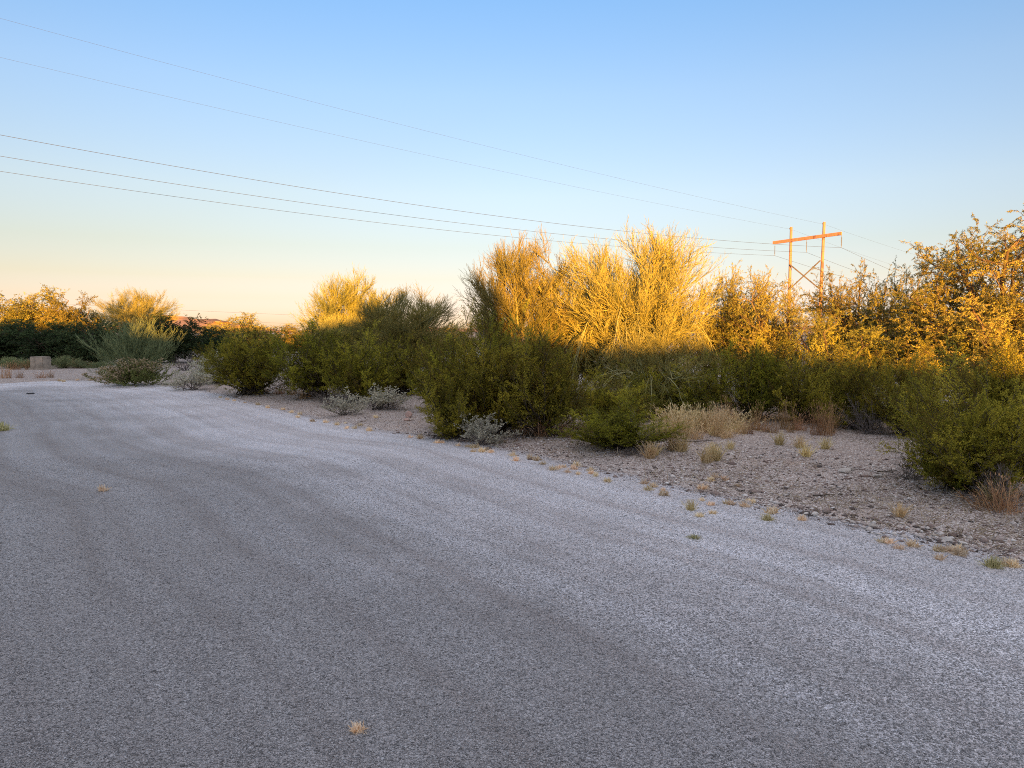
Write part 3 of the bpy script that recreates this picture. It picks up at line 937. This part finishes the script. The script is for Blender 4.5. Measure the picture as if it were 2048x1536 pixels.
creo('olive bush behind the two silver bushes by the road', 640, 800, 672, 17.0, variant=2)
creo('dark olive bush at the right end of the middle row, beside the gap', 730, 880, 690, 18.5, variant=4)
creo('small yellow-green bush half hidden behind the rounded dark olive bush', 395, 470, 695, 23, variant=3)

VT = 'bare green-stemmed trees behind the verge'
def verde(label, *a, kind='verde', **k): return by_depth(kind, 'palo_verde_tree', 'tree', label, *a, group=VT, **k)
verde('tall broad golden-lit tree of bare upright twigs, biggest in the middle', 1118, 1405, 490, 16.5, kind='verde_droop', rz=.4)
verde('golden-lit tree leaning left of the biggest one, shaded on its left side', 935, 1150, 500, 17.2, variant=1, rz=0.2)
verde('narrow golden tree between the two tallest bare green-stemmed trees', 1070, 1220, 610, 18.2, variant=2)
verde('green drooping tree whose hanging branches cross in front of the biggest tree', 1165, 1440, 676, 14.2, kind='verde_arch', rz=2.0)
verde('golden-lit tree rising behind the middle bush row', 615, 790, 562, 28, variant=0, rz=1.3)
verde('shaded grey-green tree right of the golden one in the middle row', 715, 915, 594, 24, variant=2, rz=.6)
verde('small shaded green tree low at the left of the middle row', 620, 740, 640, 24.5, variant=1, rz=2.2)
verde('round golden bare tree standing alone on the left skyline', 212, 345, 585, 60, kind='verde_far', rz=.4)
by_depth('broom', 'desert_broom', 'bush', 'pale green broom-like bush with feathery upright sprays behind the brown-topped bush', 205, 342, 648, 26.5, rz=1.0)

MT = 'feathery-leaved trees at right'
def mesq(label, *a, kind='mesquite', **k): return by_depth(kind, 'mesquite_tree', 'tree', label, *a, group=MT, **k)
mesq('tallest feathery tree at the right picture edge', 1830, 2150, 462, 13.2, variant=0)
mesq('feathery golden tree left of the tallest right-hand one', 1745, 1935, 535, 14.2, variant=1)
mesq('airy golden feathery tree just right of the utility poles', 1625, 1800, 560, 15.5, variant=2)
mesq('feathery tree with its shaded lower half right behind the verge row', 1570, 1760, 640, 14.2, variant=1)
mesq('thin reddish-golden tree in front of the left utility pole', 1475, 1620, 572, 15.8, kind='mesquite_thin', rz=.5)
mesq('thin golden tree right of the biggest bare tree', 1370, 1510, 560, 17.6, kind='mesquite_thin', rz=2.1)
mesq('twiggy golden thin tree between the other two thin ones', 1420, 1565, 566, 16.6, kind='mesquite_thin', rz=4.0)
mesq('dark feathery tree filling the right edge behind the nearest bush', 1880, 2140, 620, 11.8, variant=2)

LT = 'far trees on the left'
def left(kind, label, *a, **k): return by_depth(kind, 'desert_tree', 'tree', label, *a, group=LT, **k)
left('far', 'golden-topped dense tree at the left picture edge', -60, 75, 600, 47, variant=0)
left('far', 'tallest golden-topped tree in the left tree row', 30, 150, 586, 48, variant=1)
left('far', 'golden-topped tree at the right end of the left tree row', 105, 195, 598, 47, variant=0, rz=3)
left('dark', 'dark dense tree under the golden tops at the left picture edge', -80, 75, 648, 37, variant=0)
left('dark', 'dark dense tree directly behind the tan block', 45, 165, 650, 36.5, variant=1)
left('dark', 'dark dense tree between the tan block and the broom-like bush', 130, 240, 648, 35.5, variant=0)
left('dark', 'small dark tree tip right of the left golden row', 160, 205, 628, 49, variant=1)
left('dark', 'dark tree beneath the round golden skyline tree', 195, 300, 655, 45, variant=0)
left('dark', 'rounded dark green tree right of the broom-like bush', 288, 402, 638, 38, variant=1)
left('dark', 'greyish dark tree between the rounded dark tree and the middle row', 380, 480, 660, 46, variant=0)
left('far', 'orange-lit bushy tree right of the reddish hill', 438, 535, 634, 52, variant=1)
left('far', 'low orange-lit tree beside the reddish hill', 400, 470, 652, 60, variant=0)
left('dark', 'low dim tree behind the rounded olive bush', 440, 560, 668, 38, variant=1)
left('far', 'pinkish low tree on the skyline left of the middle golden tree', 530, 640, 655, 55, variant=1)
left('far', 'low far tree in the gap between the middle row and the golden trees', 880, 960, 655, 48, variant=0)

SB = 'silver-leaved low bushes by the road'
def silv(label, *a, **k): return by_depth('silver', 'silver_bush', 'bush', label, *a, group=SB, **k)
silv('silver-grey bush at the road bend left of the rounded olive bush', 338, 425, 742, 20.6, variant=0)
silv('round silver-green bush nearest the road edge below the middle row', 645, 728, 796, 14.2, variant=1)
silv('wider whitish bush just behind the round silver-green one', 698, 802, 778, 15.2, variant=0)
silv('silver bush at the foot of the big middle olive clump', 908, 1012, 832, 10.6, variant=1)
silv('pale bush at the left foot of the brown-topped low bush', 205, 250, 730, 24.2, variant=0)
silv('tall thin silver bush before the rounded olive bush', 385, 445, 712, 22.5, variant=1)
by_depth('burro', 'low_bush', 'bush', 'low rounded bush with a brown flowering top at the road bend', 204, 342, 724, 22.6, rz=0.1)
DS = 'dead grey twiggy shrubs'
def dead(label, *a, **k): return by_depth('dead', 'dead_shrub', 'shrub', label, *a, group=DS, **k)
dead('grey leafless shrub left of the nearest bush at the right', 1770, 1880, 905, 7.9)
dead('dark twiggy shrub behind the round silver-green bush', 615, 705, 775, 15.8)
dead('grey twiggy shrub at the right of the whitish bush', 745, 815, 800, 15.4)
dead('small grey shrub below the low olive bush, by the road edge', 1225, 1300, 900, 9.6)
dead('grey shrub at the left foot of the big middle olive clump', 850, 930, 840, 11.2)
dead('twiggy dead shrub in the shade of the verge row', 1690, 1800, 800, 11.4)
dead('tan twiggy shrub at the foot of the nearest bush at the right', 1960, 2070, 935, 6.7)

# dry grass -----------------------------------------------------------------
TG = 'tall pale dry grass clumps'
rng = np.random.default_rng(31)
for i in range(26):
    px = 1322 + 165 * (i / 25) + rng.normal(0, 6); d = rng.uniform(10.9, 12.2)
    plant('tall_grass', 'dry_grass_clump', 'grass', 'pale straw grass clump in the tall dry stand right of the low olive bush', (px - 1024) / F * d, d, rng.uniform(.35, .75), rng.choice([.18, .26, .32, .40]) * rng.uniform(.8, 1.15), TG)
RG = 'rusty dry grass clumps under the bushes'
for i in range(17):
    px = 1400 + 270 * (i / 16) + rng.normal(0, 10); d = rng.uniform(11.8, 12.8) if px < 1500 else rng.uniform(11.2, 12.0)
    plant('rust_grass', 'rusty_grass_clump', 'grass', 'rust-brown dry grass clump at the foot of the right-hand bush row', (px - 1024) / F * d, d, rng.uniform(.25, .5), rng.choice([.14, .24, .36, .46]) * rng.uniform(.85, 1.15), RG)
for px, py in ((1085, 878), (1110, 872), (1135, 880), (1060, 872), (1170, 872), (1320, 842), (1345, 835), (560, 790), (585, 792), (610, 800), (530, 786), (1975, 1025), (2010, 1030)):
    p = ground(px, py)
    plant('rust_grass', 'brown_grass_clump', 'grass', 'brown dry grass clump at the foot of an olive bush', p[0], p[1], .5, rng.uniform(.2, .36), 'brown grass under the bushes')
YG = 'short yellow grass clumps on the stony verge'
for px, py, s in ((1345, 908, 1), (1362, 910, 1.1), (1412, 932, .9), (1432, 928, 1), (1424, 918, .8), (1612, 922, .8), (1300, 920, 1), (1558, 896, .9), (1600, 902, .8), (1381, 1022, .5), (1985, 1015, .9), (1800, 1040, .6), (1650, 905, .8), (1308, 915, .8), (1460, 905, .6)):
    p = ground(px, py)
    plant('yellow_grass', 'yellow_grass_clump', 'grass', 'short upright yellow grass clump on the stony verge', p[0], p[1], .26 * s, .22 * s, YG)

FG = 'far tan weeds at the road bend'
for px, py, w, h in ((12, 759, 34, 30), (40, 758, 30, 15), (82, 758, 34, 13), (102, 757, 26, 14), (125, 738, 34, 22), (150, 738, 30, 18), (60, 741, 30, 20), (30, 741, 40, 18), (180, 738, 30, 12)):
    p = ground(px, py)
    d = p[1]
    plant('rust_grass', 'tan_weed', 'weed', 'tan dry weed at the far road bend near the tan block', p[0], d, w / F * d, h / F * d, FG)
for px, w, top, lab in ((22, 60, 716, 'at the left picture edge'), (58, 46, 722, 'just left of the tan block'), (128, 56, 714, 'just right of the tan block'), (165, 50, 724, 'farther right of the tan block'), (200, 44, 726, 'beside the brown-topped low bush')):
    by_depth('broom', 'grey_weed', 'weed', 'low grey-green weed below the dark trees ' + lab, px - w / 2, px + w / 2, top, 32.5, 'low weeds below the left dark trees')
by_depth('dead', 'dry_bush', 'bush', 'pale dry straw-coloured bush in the gap right of the broom-like bush', 335, 405, 708, 30)

TU = 'small straw tufts along the road edge'
TUFTS = [(469, 800), (490, 804), (517, 808), (535, 814), (565, 817), (583, 823), (599, 827), (596, 833), (626, 841), (651, 843), (675, 848), (690, 843), (693, 855), (710, 855), (720, 848), (739, 860), (752, 836), (820, 873), (841, 875), (874, 884), (885, 884),
         (917, 890), (934, 892), (946, 894), (955, 893), (946, 902), (964, 902), (972, 899), (982, 903), (1027, 910), (1032, 920), (1061, 916), (1074, 919), (1085, 927), (1106, 938), (1117, 935), (1128, 933), (1136, 943), (1148, 937), (1157, 947), (1152, 930), (1181, 940), (1182, 946), (1191, 951), (1215, 962),
         (1297, 979), (1308, 973), (1327, 981), (1327, 989), (1289, 966), (1404, 975), (1404, 1000), (1423, 966), (1430, 960), (1451, 966), (1475, 975), (1421, 1009), (1399, 1032), (1424, 1026), (1461, 1008), (1455, 1007), (1489, 1012), (1503, 1004), (1603, 1039), (1542, 1025),
         (1767, 1084), (1776, 1085), (1799, 1097), (1827, 1092), (1878, 1101), (1895, 1102), (1906, 1102), (1919, 1109), (1916, 1097), (1878, 1118), (2019, 1132), (2027, 1133), (120, 760), (128, 761), (155, 758), (190, 757), (182, 758), (440, 793), (455, 797)]
for px, py in TUFTS:
    p = ground(px, py + 3)
    s = rng.uniform(.075, .13) * (1.5 if px < 200 else 1)
    plant('tuft', 'straw_tuft', 'grass tuft', 'small round straw-coloured grass tuft at the gravel road edge', p[0], p[1], s, s * rng.uniform(.42, .6), TU)
for px, py, s, lab in ((718, 1464, .07, 'straw tuft alone on the gravel nearest the camera'), (206, 979, .11, 'straw tuft alone on the left part of the gravel')):
    p = ground(px, py + 4)
    plant('tuft', 'straw_tuft', 'grass tuft', lab, p[0], p[1], s, s * .6, 'lone tufts on the open gravel')
for px, py, s, lab in ((4, 862, .30, 'green tuft at the left picture edge on the gravel'), (1986, 1136, .15, 'greenish tuft at the road edge near the right picture edge'), (1535, 1042, .12, 'greenish tuft on the gravel below the stony verge'), (1388, 1078, .12, 'flat dull tuft on the open gravel right of centre')):
    p = ground(px, py)
    plant('tuft_green', 'green_tuft', 'grass tuft', lab, p[0], p[1], s, s * (.25 if px == 1388 else .5), 'greenish tufts')

# ------------------------------------------------------------------ stones
OCT = np.array([[1, 0, 0], [0, 1, 0], [-1, 0, 0], [0, -1, 0], [0, 0, 1], [0, 0, -1]], float)
OCT_T = np.array([[0, 1, 4], [1, 2, 4], [2, 3, 4], [3, 0, 4], [1, 0, 5], [2, 1, 5], [3, 2, 5], [0, 3, 5]])


def pebbles(name, mat, pos, size, seed, label, tone=None, flat=.55):
    rng = np.random.default_rng(seed); n = len(pos)
    v = OCT[None] * (1 + rng.normal(0, .22, (n, 6, 1))) + rng.normal(0, .12, (n, 6, 3))
    v *= np.stack([size * rng.uniform(.8, 1.4, n), size * rng.uniform(.7, 1.1, n), size * flat * rng.uniform(.7, 1.2, n)], 1)[:, None] * .5
    a = rng.uniform(0, 2 * math.pi, n); c, s = np.cos(a)[:, None], np.sin(a)[:, None]
    v = np.stack([v[..., 0] * c - v[..., 1] * s, v[..., 0] * s + v[..., 1] * c, v[..., 2]], -1)
    v += pos[:, None]
    t = OCT_T[None] + (np.arange(n) * 6)[:, None, None]
    mb = MB(); mb.add(v, tris=t, tone=np.repeat(np.clip(rng.beta(.9, 1.0, n) if tone is None else tone, 0, 1), 6))
    return tag(mb.build(name, mat), label, kind='stuff')


M['duff_grass'] = plant_mat('dead_grass_litter', (.20, .15, .11), (.58, .47, .33), 0)
rng = np.random.default_rng(77)
# loose chips on the near road, thinning with distance
n = 230000
d = 2.2 * (9.5 / 2.2) ** rng.random(n); x = rng.uniform(-.78, .78, n) * d
P = np.stack([x, d, np.zeros(n)], 1); sd, _ = edge_coords(P); P = P[sd < .1]
P[:, 2] = road_z(P) + .001; sd, _ = edge_coords(P)
pebbles('loose_gravel', M['chip'], P, rng.gamma(5, .0011, len(P)) + .0028, 78, 'loose grey stone chips over the near road surface', tone=rng.beta(1.1, 1.2, len(P)) * .85 + .22 * smoothstep(-3.2, -.8, sd))
# stones of the verge
n = 45000
px = rng.uniform(250, 2150, n); py = 770 + 400 * rng.random(n) ** .8
P = np.array([ground(a, b) for a, b in zip(px, py)]); sd, _ = edge_coords(P)
P = P[(sd > -.25 * rng.random(n)) & (sd < 3.5)]
dn = vnoise(P[:, 0] * 1.1, P[:, 1] * 1.1, 40); P = P[dn > rng.random(len(P)) * .9]
P[:, 2] = road_z(P) + .002
pebbles('verge_gravel', M['pebble'], P, rng.gamma(1.9, .010, len(P)) + .007, 79, 'mixed tan and white stones scattered over the verge')
# a lip of bigger stones where road and verge meet on the right
al = rng.uniform(0, 1, 900); k = (al * (len(E) * .42)).astype(int) + 1
base = E[k] + (E[k + 1] - E[k]) * rng.random((900, 1)); P = np.concatenate([base + rng.normal(0, .14, (900, 2)) + np.array([.12, .12]), np.zeros((900, 1))], 1)
P[:, 2] = road_z(P) + .004
pebbles('edge_gravel', M['pebble'], P, rng.gamma(2.5, .011, 900) + .01, 80, 'line of broken stones along the road edge')

# fine dead grass and twig litter on the verge
n = 18000
px = rng.uniform(300, 2150, n); py = 780 + 330 * rng.random(n)
P = np.array([ground(a, b) for a, b in zip(px, py)]); sd, _ = edge_coords(P)
k = (sd > .15) & (sd < 5); P = P[k]
k = vnoise(P[:, 0] * .9, P[:, 1] * .9, 44) > .42; P = P[k]
P[:, 2] = road_z(P)
D = rng.normal(size=P.shape); D[:, 2] = np.abs(D[:, 2]) * .5 + .1
mb = MB(); tubes(mb, grow(rng, P, D, rng.uniform(.04, .14, len(P)), 2, .2), .003, .0014, 2, rng.random(len(P)), rng)
tag(mb.build('grass_litter', M['duff_grass']), 'fine dead grass and twig litter over the verge', kind='stuff')


# fallen leaves and twigs drifted under the bushes
Q = []
for fx, fy, fw in FEET:
    k = int(420 * fw); r_ = np.abs(rng.normal(0, .34 * fw, k)); t_ = rng.uniform(0, 2 * math.pi, k)
    Q.append(np.stack([fx + r_ * np.cos(t_), fy + r_ * np.sin(t_), np.zeros(k)], 1))
Q = np.concatenate(Q); sd, _ = edge_coords(Q); Q = Q[sd > .02]; Q[:, 2] = road_z(Q) + .004
D = rng.normal(size=Q.shape); D[:, 2] = np.abs(D[:, 2]) * .25
mb = MB(); leaves(mb, rng, Q, D, rng.uniform(.02, .06, len(Q)), rng.uniform(.006, .02, len(Q)), rng.random(len(Q)))
M['duff'] = plant_mat('brown_litter', (.10, .07, .045), (.34, .25, .17), 0)
tag(mb.build('leaf_litter', M['duff']), 'brown fallen leaves and twigs drifted under the olive bushes', kind='stuff')


def rock(name, label, px, py, w, dpt, h, mat, seed, group=None, rz=0.0, cat='rock'):
    import bmesh
    rng = np.random.default_rng(seed)
    bm = bmesh.new(); bmesh.ops.create_icosphere(bm, subdivisions=3, radius=.5)
    pl = norm(rng.normal(size=(14, 3))); off = rng.uniform(.30, .47, 14)
    for v in bm.verts:
        c = np.array(v.co)
        for p_, o_ in zip(pl, off):
            e = c @ p_ - o_
            if e > 0: c = c - p_ * e
        c = c + rng.normal(0, .008, 3)
        v.co = c * np.array([w, dpt, h]) * 1.15
    me = bpy.data.meshes.new(name); bm.to_mesh(me); bm.free()
    a = me.attributes.new('tone', 'FLOAT', 'POINT'); a.data.foreach_set('value', np.full(len(me.vertices), rng.random(), np.float32))
    me.materials.append(mat)
    o = bpy.data.objects.new(name, me); COL.objects.link(o)
    p = ground(px, py); z = float(road_z(np.array([p]))[0])
    o.location = (p[0], p[1], z + h * .38); o.rotation_euler = (rng.normal(0, .12), rng.normal(0, .12), rz)
    return tag(o, label, cat, group)


rock('boulder', 'pinkish white boulder on the verge right of the silver bushes', 818, 838, .15, .14, .13, M['pink_rock'], 1)
rock('stone', 'small orange stone touching the pinkish boulder', 813, 844, .10, .08, .06, M['pink_rock'], 2)
VR = 'pale rocks lying on the stony verge'
rock('pale_rock', 'larger jagged pale rock on the open stony verge', 1690, 951, .15, .10, .06, M['pale_rock'], 3, VR)
rock('pale_rock', 'smaller pale rock touching the jagged one', 1702, 947, .08, .06, .05, M['pale_rock'], 4, VR)
rock('pale_rock', 'flat white rock beside the grey leafless shrub', 1755, 961, .13, .06, .03, M['pale_rock'], 5, VR, .3)
ER = 'pale flat stones along the road edge'
for i, (px, py, w) in enumerate(((1612, 1031, .05), (1630, 1032, .07), (1672, 1040, .04), (1705, 1048, .05), (1745, 1056, .08), (1812, 1066, .04), (1838, 1072, .05), (1860, 1076, .05), (1895, 1081, .09), (1925, 1092, .07), (1932, 1098, .05), (1576, 1020, .04), (1370, 972, .04), (1225, 938, .04), (1330, 905, .04))):
    rock('edge_stone', 'pale flat stone lying where the gravel road meets the verge', px, py, w, w * .7, w * .45, M['pale_rock'], 20 + i, ER, i * .7, 'stone')

# ------------------------------------------------------------------ fallen sticks and scrap
def stick(label, a, b, r, seed):
    rng = np.random.default_rng(seed)
    A, B = ground(*a), ground(*b)
    t = np.linspace(0, 1, 7)[:, None]
    pts = A + (B - A) * t + rng.normal(0, .012, (7, 3)); pts[:, 2] = road_z(pts) + r + .004
    mb = MB(); tubes(mb, pts[None], r, r * .5, 6, .3, rng)
    P, D, L, _ = spawn(rng, pts[None], [np.linalg.norm(B - A)], 3, .3, .9, .6, .1, .25, 0, .1)
    tubes(mb, grow(rng, P, D, L, 3, .1), r * .5, r * .2, 4, .3, rng)
    return tag(mb.build('stick', M['bark_dark']), label, 'stick', 'fallen sticks on the verge')


stick('dark fallen stick lying beside the flat white rock', (1755, 953), (1795, 951), .008, 1)
stick('thin dark stick on the stones below the jagged pale rock', (1625, 998), (1685, 994), .007, 2)
stick('long dark stick in front of the tall dry grass', (1330, 893), (1425, 889), .008, 3)

p = ground(62, 789)
mb = MB()
rng = np.random.default_rng(5)
an = np.linspace(0, 2 * math.pi, 18, endpoint=False); rr = 1 + rng.normal(0, .18, 18)
ring = lambda k, z: np.stack([np.cos(an) * .10 * rr * k, np.sin(an) * .06 * rr * k, np.full(18, z) + rng.normal(0, .003, 18)], 1)
v = np.concatenate([ring(1, 0), ring(1, .018), ring(.7, .03), [[0, 0, .026]]])
q = [[r_ * 18 + i, r_ * 18 + (i + 1) % 18, (r_ + 1) * 18 + (i + 1) % 18, (r_ + 1) * 18 + i] for r_ in range(2) for i in range(18)]
mb.add(v, quads=q, tris=[[36 + i, 36 + (i + 1) % 18, 54] for i in range(18)])
o = mb.build('rubber_scrap', M['rubber']); o.location = (p[0], p[1], float(road_z(np.array([p]))[0]))
tag(o, 'small black scrap lying on the far left of the gravel road', 'scrap')

# ------------------------------------------------------------------ tan block at the far left
def bevel_box(name, size, mat, parent=None, loc=(0, 0, 0), bev=.02):
    import bmesh
    bm = bmesh.new(); bmesh.ops.create_cube(bm, size=1)
    bmesh.ops.scale(bm, vec=size, verts=bm.verts)
    bmesh.ops.bevel(bm, geom=bm.edges[:], offset=bev, segments=2, affect='EDGES')
    me = bpy.data.meshes.new(name); bm.to_mesh(me); bm.free(); me.materials.append(mat)
    o = bpy.data.objects.new(name, me); COL.objects.link(o); o.location = loc
    if parent: o.parent = parent
    return o


p = ground(82, 741)
blk = empty('concrete_block', (p[0], p[1], float(ground_z(np.array([p]))[0]) - .02), 'square tan concrete block standing before the dark left trees', 'block', rz=-.12)
wblk = 29 / F * p[1]; hblk = 27 / F * p[1]
bevel_box('body', (wblk, .5, hblk), M['block'], blk, (0, 0, hblk / 2), .03)
bevel_box('footing', (wblk * 1.12, .62, .12), M['block'], blk, (0, 0, .05), .02)

# ------------------------------------------------------------------ utility pole frame and its wires
D_R, D_L = 95.0, 99.6                          # metres to the right (nearer) and left pole
def pole_pt(px, py, d): return at_depth(px, py, d)
topR, topL = pole_pt(1648.5, 444, D_R), pole_pt(1582.5, 454, D_L)
ftR, ftL = pole_pt(1641, 600, D_R), pole_pt(1578.5, 600, D_L)
def to_ground(a, b):                           # carry the pole's lean down to the ground
    t = (a[2] + .5) / (a[2] - b[2]); return a + (b - a) * t
botR, botL = to_ground(topR, ftR), to_ground(topL, ftL)
frame = empty('utility_pole', ((botR + botL) / 2 * np.array([1, 1, 0])), 'orange-lit wooden H-frame utility pole structure above the right trees', 'utility pole')
org = np.array(frame.location)


def rod(name, a, b, r0, r1, mat, parent, sides=10, n=2):
    mb = MB(); t = np.linspace(0, 1, n)[:, None]
    pts = np.asarray(a) + (np.asarray(b) - np.asarray(a)) * t
    tubes(mb, pts[None], r0, r1, sides, .5)
    for e, k in ((0, 0), (1, n - 1)): # end caps
        s0 = k * sides; c = pts[k]
        mb.add(np.concatenate([mb.v[0].reshape(-1, 3)[s0:s0 + sides], c[None]]), tris=[[i, (i + 1) % sides, sides] for i in range(sides)])
    o = mb.build(name, mat, parent, smooth=sides > 6)
    return o


def beam(name, a, b, w, h, mat, parent):
    import bmesh
    a, b = np.asarray(a), np.asarray(b); L = np.linalg.norm(b - a)
    o = bevel_box(name, (L, w, h), mat, parent, tuple((a + b) / 2), .02)
    dx = norm(b - a); o.rotation_euler = Vector(dx).to_track_quat('X', 'Z').to_euler()
    return o


def leave(px, a, b):      # the point of segment a-b seen at picture column px
    f = lambda t: (lambda q: 1024 + F * q[0] / (q[1] * math.cos(PITCH) - (q[2] - H) * math.sin(PITCH)))(a + (b - a) * t)
    lo, hi = -1.0, 2.0
    for _ in range(50):
        m_ = (lo + hi) / 2
        if (f(m_) < px) == (f(hi) > f(lo)): lo = m_
        else: hi = m_
    return a + (b - a) * lo


def along_pole(top, bot, z): return top + (bot - top) * ((top[2] - z) / (top[2] - bot[2]))


rod('pole', botR - org, topR - org, .24, .17, M['pole'], frame)
rod('pole', botL - org, topL - org, .24, .17, M['pole'], frame)
armz = (at_depth(1646, 473, D_R)[2] + at_depth(1581, 481, D_L)[2]) / 2
aR, aL = along_pole(topR, botR, armz), along_pole(topL, botL, armz)
fr = norm((aR - aL) * np.array([1, 1, 0])); nrm = np.array([fr[1], -fr[0], 0])      # nrm points to the camera side
armA, armB = leave(1549, aL, aR), leave(1686.5, aL, aR)
off = nrm * .30
beam('crossarm', armA + off - org, armB + off - org, .16, .42, M['arm'], frame)
zt, zb = at_depth(1646, 521, D_R)[2], at_depth(1642, 578, D_R)[2]
beam('brace', along_pole(topL, botL, zt) + nrm * .26 - org, along_pole(topR, botR, zb) + nrm * .26 - org, .07, .18, M['brace'], frame)
beam('brace', along_pole(topR, botR, zt) + nrm * .36 - org, along_pole(topL, botL, zb) + nrm * .36 - org, .07, .18, M['brace'], frame)
ins = []
for px, py0, py1 in ((1550, 487, 510), (1613.5, 480, 505), (1683.5, 473, 498)):
    q = leave(px, armA + off, armB + off)
    top = q + np.array([0, 0, -.21]); L = (py1 - py0) / F * q[1] * .98
    bot = top - np.array([0, 0, L])
    mb = MB(); n_ = 9
    tubes(mb, np.array([[top - org, bot - org]]), .025, .025, 6)
    for k in range(n_):                                     # bell-shaped discs of the string
        c = top - org - np.array([0, 0, L * (.2 + .7 * k / n_)])
        an = np.arange(10) * 2 * math.pi / 10
        cc = lambda r, z: np.stack([np.cos(an) * r, np.sin(an) * r, np.full(10, z)], 1) + c
        v = np.concatenate([cc(.03, .05), cc(.085, .0), cc(.03, -.01)])
        mb.add(v, quads=[[a_ * 10 + i, a_ * 10 + (i + 1) % 10, (a_ + 1) * 10 + (i + 1) % 10, (a_ + 1) * 10 + i] for a_ in range(2) for i in range(10)])
    mb.build('insulator', M['insul'], frame); ins.append(bot)
for t_ in (topR, topL):
    rod('pole_cap', t_ - org - np.array([0, 0, .35]) + nrm * .2, t_ - org - np.array([0, 0, .2]) + nrm * .35, .05, .04, M['insul'], frame, 6)

LD = norm(nrm)                                 # the wires run square to the crossarm, toward and past the camera's left


def wire(label, start, pts, far, r):
    """fit a hanging curve z(s) in the wire's own vertical plane to the rows seen in the photo"""
    S_, Z_ = [], []
    for px, py in pts:
        rr_ = ray(px, py)
        # start + s*LD = cam + k*rr_ in plan
        A = np.array([[LD[0], -rr_[0]], [LD[1], -rr_[1]]]); bb = -start[:2]
        s, k = np.linalg.solve(A, bb)
        S_.append(s); Z_.append(H + k * rr_[2] - start[2])
    S_, Z_ = np.array(S_), np.array(Z_)
    c = np.linalg.lstsq(np.stack([S_, S_ ** 2], 1), Z_, rcond=None)[0]
    s = np.linspace(0, S_.max() * 1.9, 90)
    near = start + s[:, None] * LD; near[:, 2] = start[2] + c[0] * s + c[1] * s * s
    rr_ = ray(*far); A = np.array([[LD[0], -rr_[0]], [LD[1], -rr_[1]]]); s1, k = np.linalg.solve(A, -start[:2])
    z1 = H + k * rr_[2] - start[2]; L2 = 210.0; g = -s1
    b2 = (-z1 / g) / (L2 - g); s = np.linspace(0, L2, 60)[1:]
    fw = start - s[:, None] * LD; fw[:, 2] = start[2] - b2 * s * (L2 - s)
    pts_ = np.concatenate([near[::-1], fw])
    mb = MB(); tubes(mb, pts_[None], r, r, 5)
    return tag(mb.build('power_line', M['wire']), label, 'power line', 'power lines strung from the utility pole')


wire('highest thin ground wire from the right pole top', topR - np.array([0, 0, .3]), [(0, 38), (400, 142), (824, 255), (1224, 354)], (1775, 492), .0065)
wire('second highest thin ground wire from the left pole top', topL - np.array([0, 0, .3]), [(0, 115), (400, 207), (824, 305), (1224, 388)], (1640, 480), .0065)
wire('uppermost of the three thicker wires, hung from the right crossarm end', ins[2], [(0, 272), (400, 339), (824, 407), (1224, 462)], (1765, 533), .0145)
wire('middle of the three thicker wires, hung from the crossarm centre', ins[1], [(0, 314), (400, 373), (824, 434), (1224, 480)], (1730, 549), .0145)
wire('lowest of the three thicker wires, hung from the left crossarm end', ins[0], [(0, 344), (400, 398), (824, 453), (1224, 493)], (1680, 552), .0145)

# a farther line low over the left skyline
for lab, pa, pb, da in (('faint far wire crossing above the reddish hill', (100, 606), (700, 634), 150), ('faint lowest far wire near the middle skyline', (420, 640), (720, 650), 170)):
    A, B = at_depth(*pa, da), at_depth(*pb, da * 1.15)
    t = np.linspace(-.25, 1.25, 40)[:, None]; P = A + (B - A) * t; P[:, 2] += ((t[:, 0] - .5) ** 2 - .25) * .8
    mb = MB(); tubes(mb, P[None], .016, .016, 5)
    tag(mb.build('far_wire', M['wire']), lab, 'power line', 'far wires over the left skyline')
